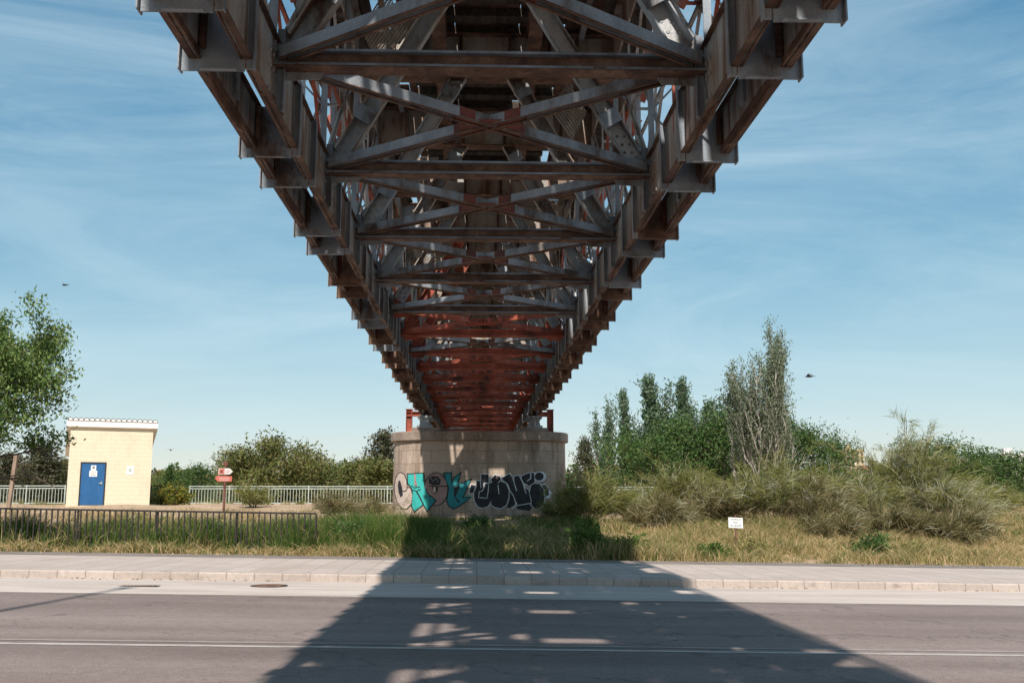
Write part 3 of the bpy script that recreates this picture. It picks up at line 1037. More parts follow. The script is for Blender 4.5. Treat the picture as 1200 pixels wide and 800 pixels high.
graf('graffiti_letter_h', [
    (Z1(outline(h_shape, 14)), 0, 1), (Z1(h_shape), 1, 0),
    (Z1([(520, 400), (630, 470), (530, 600), (545, 500)]), 2, 2),
    (Z1([(345, 118), (372, 112), (372, 200), (392, 275), (352, 275)]), 2, 3),
    (Z1(stroke([(310, 270), (345, 300), (430, 290)], 12)), 2, 1),
    (Z1(stroke([(330, 330), (380, 345), (435, 320)], 14)), 2, 1),
    (Z1(stroke([(380, 350), (420, 420), (470, 520)], 20)), 2, 1),
    (Z1(stroke([(475, 400), (490, 450), (500, 400)], 8)), 2, 1), (Z1(stroke([(515, 395), (515, 445)], 8)), 2, 1), (Z1(stroke([(515, 400), (540, 410)], 8)), 2, 1), (Z1(stroke([(550, 400), (560, 440)], 8)), 2, 1)],
    [M['teal'], M['sprayblack'], M['tealdark'], M['sprayrose']], body)['label'] = 'bright teal letter H with black outline'
oc = [p for p in ell(640, 318, 152, 215)]
graf('graffiti_letter_o', [
    (Z1(ell(640, 318, 165, 228)), -1, 1), (Z1(oc), 0, 0),
    (Z1([(540, 165), (600, 140), (670, 150), (705, 200), (690, 260), (600, 270), (545, 240)]), 1, 1),
    (Z1(stroke([(545, 275), (650, 282), (790, 275)], 14)), 1, 1),
    (Z1([(585, 290), (672, 290), (665, 340), (620, 385), (595, 350)]), 1, 1),
    (Z1(ell(618, 325, 20, 40, 16)), 2, 2),
    (Z1(stroke([(565, 170), (600, 215), (640, 170), (665, 220)], 9)), 2, 0)],
    [M['sprayrose'], M['sprayblack'], M['spraypink']], body)['label'] = 'dusky rose letter O with dark scribbles'
k_shape = [(752, 108), (838, 105), (842, 190), (850, 270), (880, 175), (960, 110), (930, 230), (1000, 235), (1105, 190), (1050, 300), (990, 440), (1095, 430), (1040, 470), (950, 540), (870, 575), (815, 540), (790, 470), (815, 300), (770, 190)]
graf('graffiti_letter_k', [
    (Z1(outline(k_shape, 15)), -1, 1), (Z1(k_shape), 0, 0),
    (Z1([(880, 290), (960, 270), (940, 330), (900, 420), (960, 490), (935, 500), (880, 410)]), 1, 1),
    (Z1(stroke([(850, 285), (930, 260), (1000, 235)], 14)), 1, 1),
    (Z1(stroke([(1020, 420), (1060, 400), (1120, 420)], 14)), 1, 2)],
    [M['tealdark'], M['sprayblack'], M['teal']], body)['label'] = 'dark teal letter K with black outline'
e_shape = [(150, 210), (215, 205), (215, 120), (315, 120), (318, 235), (370, 232), (375, 330), (355, 460), (310, 545), (235, 570), (170, 550), (125, 470), (118, 370), (150, 290)]
graf('graffiti_letter_e', [
    (Z2(outline(e_shape, 10)), 0, 1), (Z2(e_shape), 1, 0),
    (Z2(stroke([(205, 210), (208, 270), (215, 300)], 10)), 2, 1),
    (Z2(stroke([(255, 240), (250, 310), (225, 345), (190, 350), (180, 430), (290, 440), (310, 350), (315, 255)], 10)), 2, 1),
    (Z2(stroke([(255, 240), (330, 235)], 10)), 2, 1),
    (Z2(outline([(80, 255), (150, 270), (130, 300), (110, 370), (55, 372)], 8)), -1, 1), (Z2([(80, 255), (150, 270), (130, 300), (110, 370), (55, 372)]), 0, 0)],
    [M['sprayblack'], M['spraywhite']], body)['label'] = 'black bubble letter E outlined in white'
u_shape = [(345, 185), (400, 125), (470, 150), (480, 215), (545, 240), (585, 330), (585, 420), (550, 530), (480, 575), (400, 560), (345, 520), (372, 400), (378, 250)]
graf('graffiti_letter_u', [
    (Z2(outline(u_shape, 10)), 0, 1), (Z2(u_shape), 1, 0),
    (Z2(stroke([(440, 260), (448, 330), (455, 385)], 11)), 2, 1),
    (Z2(stroke([(440, 235), (470, 205), (480, 190)], 10)), 2, 1),
    (Z2(ell(425, 160, 14, 26, 12)), 2, 2)],
    [M['sprayblack'], M['spraywhite'], M['sprayrose']], body)['label'] = 'round black bubble letter outlined in white'
n_shape = [(490, 165), (600, 112), (640, 170), (660, 220), (655, 150), (715, 135), (760, 200), (800, 300), (850, 330), (885, 500), (700, 530), (650, 400), (610, 340), (570, 240), (510, 200)]
graf('graffiti_letter_n', [
    (Z2(outline(n_shape, 10)), 1, 1), (Z2(n_shape), 2, 0),
    (Z2(stroke([(640, 170), (665, 260), (692, 345)], 11)), 3, 1),
    (Z2(stroke([(735, 155), (780, 250), (800, 330), (820, 375)], 11)), 3, 1),
    (Z2([(600, 350), (650, 430), (665, 520), (600, 570), (555, 560), (595, 470)]), 0, 0),
    (Z2(stroke([(690, 500), (680, 540), (625, 580)], 16)), 3, 1)],
    [M['sprayblack'], M['spraywhite']], body)['label'] = 'black slanted letter N outlined in white'
f_shape = [(750, 150), (830, 110), (920, 95), (930, 180), (930, 230), (860, 275), (800, 250), (770, 210)]
s_shape = [(880, 270), (930, 240), (1000, 250), (1050, 320), (1065, 420), (1050, 520), (990, 575), (945, 585), (885, 530), (890, 470), (865, 370)]
graf('graffiti_letter_f', [
    (Z2(outline(f_shape, 9)), 0, 1), (Z2(f_shape), 1, 0),
    (Z2(stroke([(880, 110), (880, 175), (830, 210)], 14)), 2, 1),
    (Z2(stroke([(745, 270), (800, 245), (840, 265)], 9)), 2, 1),
    (Z2(outline(s_shape, 10)), 1, 1), (Z2(s_shape), 2, 0),
    (Z2(ell(1000, 150, 88, 70, 22)), 0, 1), (Z2(ell(992, 148, 60, 55, 20)), 1, 0),
    (Z2([(1020, 255), (1080, 245), (1130, 310), (1160, 380), (1130, 440), (1070, 440), (1062, 330)]), 0, 1),
    (Z2([(1030, 265), (1075, 262), (1110, 320), (1125, 390), (1075, 420), (1062, 330)]), 1, 0),
    (Z2([(690, 545), (860, 515), (900, 560), (860, 610), (800, 600), (700, 585)]), -1, 0)],
    [M['sprayblack'], M['spraywhite']], body)['label'] = 'last black letters with a white-ringed dot'

# ------------------------------------------------------------------ hut
hut_l, hut_r = P(77, 590, 50.0), P(175, 590, 51.42)
hw = math.hypot(hut_r.x - hut_l.x, hut_r.y - hut_l.y)
ha = math.atan2(hut_r.y - hut_l.y, hut_r.x - hut_l.x)
HZ = 1.40
hut = thing('utility_hut', 'small cream block hut with a blue door behind the dark railing', 'hut', (hut_l.x, hut_l.y, HZ), ha)
hd, hh, hb = 4.6, 3.80, 2.60     # depth, front height, back height
m = MB()
m.add([(0, 0, -.3), (hw, 0, -.3), (hw, hd, -.3), (0, hd, -.3), (0, 0, hh), (hw, 0, hh), (hw, hd, hb), (0, hd, hb)],
      [(0, 1, 5, 4), (1, 2, 6, 5), (2, 3, 7, 6), (3, 0, 4, 7), (4, 5, 6, 7)])
# door opening is a recess: frame and leaf stand in front of it
m.obj('wall', [M['cream']], hut)
m = MB()
sl = (hb - hh) / hd
ov, sd = .16, .20
f0, f1 = -ov, hd + .2
zf = lambda y, o: hh + sl * y + o
m.add([(-sd, f0, zf(f0, .0)), (hw + sd, f0, zf(f0, .0)), (hw + sd, f1, zf(f1, .0)), (-sd, f1, zf(f1, .0)),
       (-sd, f0, zf(f0, .30)), (hw + sd, f0, zf(f0, .30)), (hw + sd, f1, zf(f1, .30)), (-sd, f1, zf(f1, .30))],
      [(0, 3, 2, 1), (4, 5, 6, 7), (0, 1, 5, 4), (1, 2, 6, 5), (2, 3, 7, 6), (3, 0, 4, 7)])
rf = m.obj('roof', [M['white']], hut)
m = MB()
nt_ = 17
for i in range(nt_):
    x0 = -sd + .02 + (hw + 2 * sd - .04) * (i + .5) / nt_
    r_ = (hw + 2 * sd - .04) / nt_ / 2
    ring = []
    for yy in (f0 - .05, f1):
        for q in range(7):
            a = math.pi * q / 6
            ring.append((x0 + r_ * math.cos(a), yy, zf(yy, .304) + r_ * 1.0 * math.sin(a)))
        for q in range(6, -1, -1):
            a = math.pi * q / 6
            ring.append((x0 + (r_ - .02) * math.cos(a), yy, zf(yy, .304) + (r_ - .02) * 1.0 * math.sin(a)))
    m.add(ring, [(q, (q + 1) % 14, 14 + (q + 1) % 14, 14 + q) for q in range(14)])
m.obj('roof_tiles', [M['tile']], rf)
m = MB()
for i in range(nt_):
    x0 = -sd + .02 + (hw + 2 * sd - .04) * (i + .5) / nt_
    r_ = (hw + 2 * sd - .04) / nt_ / 2 - .022
    m.prism([(x0 + r_ * math.cos(math.pi * q / 8), f0 - .04, zf(f0 - .04, .29) + (0 if q in (0, 8) else .02) + r_ * math.sin(math.pi * q / 8)) for q in range(9)], (0, .05, 0))
m.obj('tile_mortar', [M['white']], rf)
dx0 = hw * (92.5 - 77) / 98
dx1 = hw * (119.5 - 77) / 98
dh_ = 2.04
m = MB()
m.box(dx0 - .06, dx0, -.035, .0, 0, dh_ + .07)
m.box(dx1, dx1 + .06, -.035, .0, 0, dh_ + .07)
m.box(dx0, dx1, -.035, .0, dh_, dh_ + .07)
m.obj('door_frame', [M['blackframe']], hut)
m = MB()
m.box(dx0, dx1, -.022, 0, 0.01, dh_)
m.box(dx0 + .03, dx1 - .03, -.030, -.022, .05, .50)
door = m.obj('door', [M['bluedoor']], hut)
m = MB()
m.tube([(dx1 - .12, -.02, 1.07), (dx1 - .12, -.09, 1.07), (dx1 - .24, -.09, 1.07)], .018, 6)
m.box(dx1 - .15, dx1 - .09, -.032, -.02, .98, 1.16)
m.obj('handle', [M['galv']], door)
m = MB()
m.box(dx0 + .42, dx0 + .66, -.028, -.022, 1.70, 1.95, 0)
m.box(dx0 + .36, dx0 + .72, -.028, -.022, 1.40, 1.69, 0)
m.box(dx0 + .49, dx0 + .59, -.031, -.028, 1.80, 1.89, 1)
for q in range(3):
    m.box(dx0 + .42, dx0 + .66, -.031, -.028, 1.46 + q * .07, 1.475 + q * .07, 1)
m.obj('notice', [M['paper'], M['ink']], door)
m = MB()
nx0 = hw * (145.5 - 77) / 98
m.box(nx0, nx0 + .34, -.012, 0, 1.50, 1.94, 0)
m.box(nx0 + .10, nx0 + .22, -.016, -.012, 1.66, 1.80, 1)
m.obj('wall_notice', [M['paper'], M['galv']], hut)

# ------------------------------------------------------------------ dark railing on the pavement edge
FY = 27.3
fx0, fx1 = -19.0, P(370, 620, FY).x
fence = thing('iron_railing', 'low dark iron railing with plain vertical bars in tall grass', 'railing', (fx0, FY, 0))
fz = lambda x: float(grade(x + fx0)) + .16
FL = fx1 - fx0
m = MB(); m.beam((0, 0, fz(0) + 1.04), (FL, 0, fz(FL) + 1.04), .055, .05); m.obj('top_rail', [M['iron']], fence)
m = MB(); m.beam((0, 0, fz(0) + .12), (FL, 0, fz(FL) + .12), .04, .04); m.obj('bottom_rail', [M['iron']], fence)
nbar = 98
for i in range(nbar):
    x = FL * i / (nbar - 1)
    m = MB()
    m.beam((x, 0, fz(x) + .14), (x, 0, fz(x) + 1.02), .034, .034, (0, 1, 0))
    m.obj('baluster', [M['iron']], fence)
for i in range(8):
    x = FL * i / 7
    m = MB()
    m.beam((x, .03, fz(x) - .1), (x, .03, fz(x) + 1.015), .05, .03, (0, 1, 0))
    m.obj('post', [M['iron']], fence)


# ------------------------------------------------------------------ pale railing of the river walk and green mesh fence
def railing(name, label, xa, xb, Y, z0, h, mat, bay=2.2, step=.17, group=None, Yb=None, low=.12):
    Yb = Y if Yb is None else Yb
    t_ = thing(name, label, 'railing', (xa, Y, z0), math.atan2(Yb - Y, xb - xa), group)
    L = math.hypot(xb - xa, Yb - Y)
    n_ = max(1, round(L / bay))
    for z_, nm in ((h, 'top_rail'), (h - .13, 'middle_rail'), (low, 'bottom_rail')):
        m = MB(); m.beam((0, 0, z_), (L, 0, z_), .05, .05); m.obj(nm, [mat], t_)
    for i in range(n_ + 1):
        m = MB(); x = L * i / n_
        m.beam((x, 0, -.3), (x, 0, h + .04), .06, .06, (0, 1, 0)); m.obj('post', [mat], t_)
    for i in range(n_):
        m = MB()
        a, b = L * i / n_, L * (i + 1) / n_
        kk = max(2, round((b - a) / step))
        for q in range(1, kk):
            x = a + (b - a) * q / kk
            m.beam((x, 0, low), (x, 0, h - .13), .028, .028, (0, 1, 0))
        m.obj('baluster_panel', [mat], t_)
    return t_


RY = 56.0
rx = lambda px: P(px, 580, RY).x
railing('river_railing', 'pale green metal railing seen beside the left wall of the hut', rx(-60), rx(76), RY, 1.38, 1.05, M['galv'], group='pale railings along the river walk')
railing('river_railing', 'long pale green metal railing between the signpost and the pier', rx(222), rx(500), RY, 1.38, 1.03, M['galv'], group='pale railings along the river walk')
railing('river_railing', 'pale green metal railing half hidden by broom right of the pier', rx(640), rx(838), RY, 1.40, .98, M['galv'], group='pale railings along the river walk')
railing('mesh_fence', 'dark green metal fence between the hut and the pale railing', rx(176), rx(221), RY + .1, 1.38, 1.02, M['greenmesh'], 1.1, .10)

# ------------------------------------------------------------------ signs, posts, lamp
sp = P(262, 600, 44.0)
sgz = float(gz(sp.x, 44.0))
t_ = thing('direction_sign', 'faded red and white arrow signs on a rusty post', 'signpost', (sp.x, 44.0, sgz))
m = MB(); m.tube([(0, 0, -.2), (0, 0, 1.98)], .055, 8); m.obj('post', [M['rustypole']], t_)
m = MB()
m.prism([(-.28, -.07, 1.58), (.20, -.07, 1.58), (.34, -.07, 1.70), (.20, -.07, 1.84), (-.28, -.07, 1.84)], (0, .015, 0), 0)
m.prism([(-.26, -.074, 1.60), (-.02, -.074, 1.60), (-.02, -.074, 1.82), (-.26, -.074, 1.82)], (0, .004, 0), 1)
m.box(-.20, -.10, -.078, -.074, 1.65, 1.76, 2)
for q in range(2):
    m.box(.02, .20, -.074, -.07, 1.66 + q * .07, 1.68 + q * .07, 1)
m.obj('arrow_board', [M['signwhite'], M['signred'], M['rustypole']], t_)['label'] = 'white and red board pointing right'
m = MB()
m.prism([(.31, -.07, 1.28), (.31, -.07, 1.50), (-.30, -.07, 1.53), (-.43, -.07, 1.41), (-.30, -.07, 1.28)], (0, .015, 0), 0)
for q in range(2):
    m.box(-.22, .2, -.074, -.07, 1.34 + q * .08, 1.36 + q * .08, 1)
m.obj('arrow_board', [M['signred'], M['signwhite']], t_)['label'] = 'faded red board pointing left'
m = MB(); m.box(-.10, .10, -.05, .05, 1.98, 2.14); m.obj('post_cap', [M['rustypole']], t_)

wp = P(862, 612, 30.5)
wz = float(gz(wp.x, 30.5))
t_ = thing('notice_sign', 'small white lettered notice on a thin post before the broom', 'sign', (wp.x, 30.5, 0))
m = MB(); m.beam((.0, .02, wz - .2), (0, .02, wp.z + .24), .045, .03, (0, 1, 0)); m.obj('post', [M['rustypole']], t_)
m = MB()
m.prism([(-.22, -.01, wp.z - .15), (.22, -.01, wp.z - .17), (.22, -.01, wp.z + .14), (-.22, -.01, wp.z + .16)], (0, .012, 0))
bd = m.obj('board', [M['paper']], t_)
for i, (tx, sz) in enumerate((('Prohibido el', .062), ('Paso', .075), ('de Ganado', .075))):
    cu = bpy.data.curves.new('lettering', 'FONT')
    cu.body = tx; cu.size = sz; cu.align_x = 'CENTER'; cu.extrude = .001
    to = bpy.data.objects.new('lettering', cu)
    C.objects.link(to)
    bpy.context.view_layer.update()
    dgp = bpy.context.evaluated_depsgraph_get()
    me = bpy.data.meshes.new_from_object(to.evaluated_get(dgp))
    bpy.data.objects.remove(to)
    me.materials.clear(); me.materials.append(M['ink'])
    o = link('lettering', me, bd)
    o.rotation_euler = (math.pi / 2, 0, 0)
    o.location = (0, -.014, wp.z + .075 - i * .092)

pp = P(12, 590, 46)
t_ = MB()
pg = float(gz(pp.x, 46))
t_.beam((pp.x - .08, 46, pg - .2), (pp.x + .10, 46, pg + 2.5), .15, .15, (0, 1, 0))
tag(t_.obj('wooden_post', [M['postwood']]), 'leaning weathered wooden post under the street tree', 'post')

lamp = thing('street_lamp', 'tall grey street lamp on the near pavement', 'street lamp', (-7.75, 4.1, float(grade(-7.75))))
m = MB(); m.tube([(0, 0, -.1), (0, 0, 1.0), (0, 0, 14.9)], [.14, .12, .055], 10); m.obj('pole', [M['galv']], lamp, True)
m = MB(); m.tube([(0, 0, 14.88), (0, 0, 14.95), (0, 0, 15.12), (0, 0, 15.22)], [.06, .13, .13, .03], 10); m.obj('lamp_head', [M['galv']], lamp)


# ------------------------------------------------------------------ vegetation
def leaves_mesh(name, pts, ln, wd, mats, rg, droop=0.0, dirs=None, midx=None):
    n_ = len(pts)
    d = rg.normal(size=(n_, 3)) if dirs is None else dirs + rg.normal(size=(n_, 3)) * .45
    d[:, 2] -= droop
    d /= np.linalg.norm(d, axis=1, keepdims=True) + 1e-9
    q = rg.normal(size=(n_, 3))
    s = np.cross(d, q); s /= np.linalg.norm(s, axis=1, keepdims=True) + 1e-9
    L = (ln * rg.uniform(.6, 1.3, n_))[:, None]
    W = (wd * rg.uniform(.6, 1.3, n_))[:, None]
    nn = np.cross(d, s)
    v = np.empty((n_, 4, 3))
    v[:, 0] = pts - d * L * .5
    v[:, 1] = pts + s * W * .5 + nn * W * .15
    v[:, 2] = pts + d * L * .5
    v[:, 3] = pts - s * W * .5 + nn * W * .15
    f = np.arange(n_ * 4).reshape(n_, 4)
    return np_mesh(name, v.reshape(-1, 3), f, mats, midx)


def grow(rg, H, Rr, nl, start, shape, sub=5, trunk_r=.15, wob=.04, lean=0.0, multi=1, fan=.6):
    """limb skeleton: returns a tube MB and twig end points with their directions"""
    m = MB()
    tips, tdir = [], []
    for st_ in range(multi):
        k_ = 7
        fa = st_ * 2.4 + .7
        fr = (.30 + .62 * ((st_ * .618) % 1)) * Rr * fan if multi > 1 else 0
        hs = .92 if multi == 1 else (.98 - .42 * ((st_ * .618) % 1) * (1 if fan > 1 else .6)) * rg.uniform(.93, 1.0)
        off = (math.cos(fa) * fr, math.sin(fa) * fr)
        tr = [Vector((off[0] * t ** .8 + lean * t * t * H + rg.normal() * wob * H * t * .4, off[1] * t ** .8 + rg.normal() * wob * H * t * .4, H * hs * t)) for t in np.linspace(0, 1, k_)]
        m.tube(tr, [trunk_r / math.sqrt(multi) * (1 - .85 * t) + .01 for t in np.linspace(0, 1, k_)], 7)
        for i in range(nl // multi):
            t = start + (1 - start) * (i + rg.uniform(0, 1)) / (nl // multi)
            f = t * (k_ - 1); a = min(int(f), k_ - 2)
            b0 = tr[a].lerp(tr[a + 1], f - a)
            az = i * 2.4 + rg.uniform(-.5, .5)
            u = (t - start) / (1 - start)
            if shape == 'round':
                ln = Rr * (math.sin(math.pi * min(1, .22 + .74 * u)) ** .7) * rg.uniform(.75, 1.12); el = .15 + .75 * u
            elif shape == 'column':
                ln = Rr * (1.5 - .5 * u) * rg.uniform(.8, 1.2); el = 1.25
            elif shape == 'fast':
                ln = Rr * (2.0 - 1.35 * u) * rg.uniform(.7, 1.2); el = .92 + .2 * u
            elif shape == 'cone':
                ln = Rr * (1.05 - u) * rg.uniform(.85, 1.1); el = .5
            else:                                    # weeping / umbrella
                ln = Rr * (.55 + .5 * math.sin(math.pi * u)) * rg.uniform(.8, 1.15); el = .75
            h = Vector((math.cos(az), math.sin(az), 0))
            pts = [b0]
            for q in range(1, 5):
                e2 = el + (.12 * q if shape in ('column', 'fast') else (-.28 * q if shape == 'weep' else .03 * q)) + rg.normal() * .08
                pts.append(pts[-1] + (h * math.cos(e2) + Vector((0, 0, math.sin(e2)))) * (ln / 4) + Vector(rg.normal(size=3)) * ln * .03)
            r0 = trunk_r * (.42 if shape != 'fast' else .5) * (1 - .6 * u)
            m.tube(pts, [r0, r0 * .8, r0 * .58, r0 * .38, .008], 5, cap=False)
            for q in range(sub):
                c = 1.2 + 2.8 * (q + rg.uniform(0, 1)) / sub
                a = min(int(c), 3)
                s0 = pts[a].lerp(pts[a + 1], c - a)
                main = (pts[a + 1] - pts[a]).normalized()
                d = (main * (1.2 if shape in ('column', 'fast') else .6) + Vector(rg.normal(size=3)) * .55)
                if shape in ('column', 'fast'): d.z += .7
                if shape == 'weep': d.z -= .35
                d.normalize()
                l2 = ln * rg.uniform(.18, .36)
                e_ = s0 + d * l2
                m.tube([s0, s0 + d * l2 * .5 + Vector(rg.normal(size=3)) * l2 * .06, e_], [r0 * .3 + .004, r0 * .2 + .004, .004], 4, cap=False)
                for w in (.45, .75, 1.0):
                    tips.append(s0 + d * l2 * w); tdir.append(d)
            tips.append(pts[-1]); tdir.append((pts[-1] - pts[-2]).normalized())
    return m, np.array([tuple(t) for t in tips]), np.array([tuple(t) for t in tdir])


def tree(name, label, loc, H, Rr, shape, leaf, bark, nleaf, ls, seed, nl=16, start=.3, sub=5, trunk_r=.15, spread=.3, droop=0.0, rz=0, group=None, cat='tree', lean=0.0, multi=1, along=False, aspect=.5, zs=1.0, fan=.6, zmin=-9):
    rg = np.random.default_rng(seed)
    mb, tips, td = grow(rg, H, Rr, nl, start, shape, sub, trunk_r, lean=lean, multi=multi, fan=fan)
    root = thing(name, label, cat, loc, rz, group)
    mb.obj('trunk', [bark], root, True)
    idx = rg.integers(0, len(tips), nleaf)
    wgt = rg.uniform(.35, 1.3, len(tips))           # some twigs dense, some thin
    idx = idx[rg.uniform(0, 1.3, nleaf) < wgt[idx]]
    g = rg.normal(size=(len(idx), 3)) * spread * np.array([1, 1, zs])
    pts = tips[idx] + g
    if along:
        pts = tips[idx] + td[idx] * rg.uniform(-1.2, .9, len(idx))[:, None] * spread * 2.4 + rg.normal(size=(len(idx), 3)) * spread * .32
    kp = pts[:, 2] > zmin + np.abs(rg.normal(size=len(pts))) * .15
    pts, idx = pts[kp], idx[kp]
    me = leaves_mesh('crown', pts, ls, ls * aspect, [leaf], rg, droop, td[idx] if along else None)
    link('crown', me, root)
    return root


def retree(src, label, loc, s=1.0, sz=1.0, rz=0.0, group=None):
    c = copy_tree(src)
    c.location = loc
    c.scale = (s, s, sz)
    c.rotation_euler = (0, 0, rz)
    c['label'] = label
    if group: c['group'] = group
    return c


def G(px, Y, dz=-.05):
    x = P(px, 590, Y).x
    return (x, Y, float(gz(x, Y)) + dz)


def top_h(px, py, Y):
    p = P(px, py, Y)
    return p.z - float(gz(p.x, Y))


# street tree reaching in from beyond the frame
stx = P(-76, 560, 27.2).x
tree('street_tree', 'leafy street tree overhanging the dark railing beside the hut', (stx, 27.4, float(grade(stx)) + .1), 5.75, 3.4, 'round', M['leafA'], M['bark'], 88000, .145, 11, nl=30, start=.36, sub=9, trunk_r=.16, spread=.19, droop=.8, aspect=.38, zmin=2.7)

# poplar row behind the broom
PG = 'slender poplars in the row beyond the broom'
pop = tree('poplar', 'short forked poplar at the pier end of the poplar row', G(711, 92), 10.6, 1.7, 'column', M['leafP'], M['palebark'], 8000, .26, 21, nl=44, start=.12, sub=5, trunk_r=.16, spread=.40, group=PG, along=True, multi=4, fan=.95)
pop.scale = (1, 1, top_h(711, 470, 92) / 11.8)
pop2 = tree('poplar', 'narrow poplar with bare lower stem second from the pier', G(733, 94), 11.5, 1.5, 'column', M['leafP'], M['palebark'], 7500, .28, 23, nl=34, start=.15, sub=5, trunk_r=.16, spread=.34, group=PG, along=True)
pop2.scale = (1, 1, top_h(733, 451, 94) / 12.8)
for i, (px, py, Y, sc_, src, lab) in enumerate((
        (764, 440, 93, 1.6, pop2, 'tallest dense poplar of the row rising behind dark green bushes'),
        (752, 486, 95, 1.0, pop, 'low thin poplar tucked between two taller ones'),
        (786, 448, 96, 1.5, pop, 'grey-green poplar with an open fanned top in the row'),
        (803, 443, 94, 1.25, pop2, 'thin pointed poplar beside the fanned one'),
        (815, 462, 97, 1.3, pop, 'broken-topped poplar where the row meets the bushy tree'),
        (833, 470, 98, 1.4, pop2, 'small poplar rising just behind the bushy green tree'),
        (846, 458, 96, 1.3, pop, 'upright poplar closest to the large pale-stemmed poplar'))):
    h = top_h(px, py, Y)
    retree(src, lab, G(px, Y), sc_, h / 12.3, i * 1.9, PG)

tree('large_poplar', 'large sparse poplar with pale fanning stems towering over the broom', G(902, 72), top_h(902, 383, 72) * .94, 2.1, 'fast', M['leafBig'], M['palebark'], 52000, .17, 31, nl=136, start=.12, sub=8, trunk_r=.17, spread=.40, multi=9, along=True, fan=1.75)
tree('poplar', 'slim half-bare poplar leaning against the large pale-stemmed one', G(866, 74), top_h(866, 425, 74), 1.0, 'fast', M['leafBig'], M['palebark'], 2300, .22, 33, nl=18, start=.15, sub=5, trunk_r=.14, spread=.26, multi=2, along=True, group=PG)

# dense green trees between
GG = 'dense green trees beyond the broom'
ga = tree('bushy_tree', 'dark bushy green tree below the poplar row beside the pier', G(768, 80), 5.6, 3.0, 'round', M['leafG'], M['bark'], 7000, .26, 41, nl=22, start=.12, sub=6, trunk_r=.18, spread=.42, group=GG)
gb = tree('bushy_tree', 'broad rounded green tree left of the large pale-stemmed poplar', G(822, 84), 6.6, 3.6, 'round', M['leafG'], M['bark'], 9000, .26, 43, nl=26, start=.12, sub=7, trunk_r=.2, spread=.45, group=GG)
for i, (px, py, Y, sc_, src, lab) in enumerate((
        (735, 515, 84, .9, ga, 'small green tree hiding the feet of the first poplars'),
        (795, 500, 86, 1.0, gb, 'green tree under the fanned poplar'),
        (850, 492, 82, 1.0, gb, 'green tree touching the large poplar on its pier side'),
        (880, 510, 88, 1.0, ga, 'green tree behind the foot of the large poplar'),
        (930, 505, 86, .9, ga, 'green tree behind the far side of the large poplar'),
        (955, 508, 84, .85, gb, 'loose green tree before the sand-coloured apartment tower'),
        (982, 520, 88, .75, ga, 'small green tree at the foot of the apartment tower'),
        (1102, 522, 82, 1.0, gb, 'rounded green tree behind the tallest broom'),
        (1150, 533, 78, .95, ga, 'dark green tree between the tallest broom and the field edge'),
        (1188, 536, 72, .95, gb, 'bright green tree at the far edge of the dry field'),
        (1225, 540, 76, 1.0, ga, 'green tree cut off at the edge of the dry field'),
        (405, 548, 92, .8, gb, 'low green tree behind the railing near the pier'),
        (232, 550, 90, .85, ga, 'green tree behind the faded arrow signs'),
        (205, 556, 95, .8, gb, 'green tree behind the dark cypress'),
        (380, 550, 96, .8, ga, 'small green tree beside the olive-brown tree'))):
    h = top_h(px, py, Y)
    retree(src, lab, G(px, Y), sc_, h / (5.7 if src is ga else 6.7), i * 1.3 + .4, GG)

# olive-brown trees by the river
OG = 'olive-brown trees along the river'
oa = tree('tamarisk', 'wide olive-brown tree with a bent pale limb behind the railing', G(322, 68), 5.2, 3.3, 'weep', M['leafO'], M['stick'], 19000, .34, 51, nl=24, start=.12, sub=8, trunk_r=.16, spread=.40, droop=1.0, group=OG, aspect=.30, multi=3)
oa.scale = (1, 1, top_h(322, 511, 68) / 5.7)
ob = tree('river_tree', 'tall dark tree just left of the stone pier', G(448, 74), 6.2, 1.5, 'round', M['leafD'], M['bark'], 7000, .25, 53, nl=20, start=.2, sub=5, trunk_r=.13, spread=.32, group=OG)
ob.scale = (1, 1, top_h(447, 504, 74) / 6.3)
oc_ = tree('river_tree', 'round olive-brown bush between the railing and the dark tall tree', G(425, 70), 3.8, 2.1, 'round', M['leafO'], M['bark'], 9000, .24, 55, nl=20, start=.1, sub=5, trunk_r=.12, spread=.36, group=OG)
oc_.scale = (1, 1, top_h(425, 543, 70) / 3.9)
for i, (px, py, Y, sc_, src, lab) in enumerate((
        (284, 546, 74, 1.0, oc_, 'brownish bush at the signpost side of the wide olive-brown tree'),
        (369, 545, 76, .9, oc_, 'brownish bush at the pier side of the wide olive-brown tree'),
        (687, 513, 90, .75, ob, 'small dark tree just right of the stone pier'),
        (47, 520, 80, 1.3, ob, 'brown-leaved tree in front of the terraced brick houses'),
        (8, 530, 84, 1.2, ob, 'grey-green tree half behind the street tree'),
        (66, 545, 84, 1.0, oc_, 'low brown bush against the hut side of the brick houses'),
        (448, 545, 66, 1.0, oc_, 'olive bush touching the pier behind the railing'))):
    h = top_h(px, py, Y)
    retree(src, lab, G(px, Y), sc_, h / (6.3 if src is ob else 3.9), i * 1.1, OG)
tree('cypress', 'slim dark cypress behind the mesh fence', G(197, 88), top_h(197, 541, 88), .55, 'cone', M['leafG'], M['bark'], 2600, .2, 61, nl=30, start=.05, sub=4, trunk_r=.1, spread=.14)

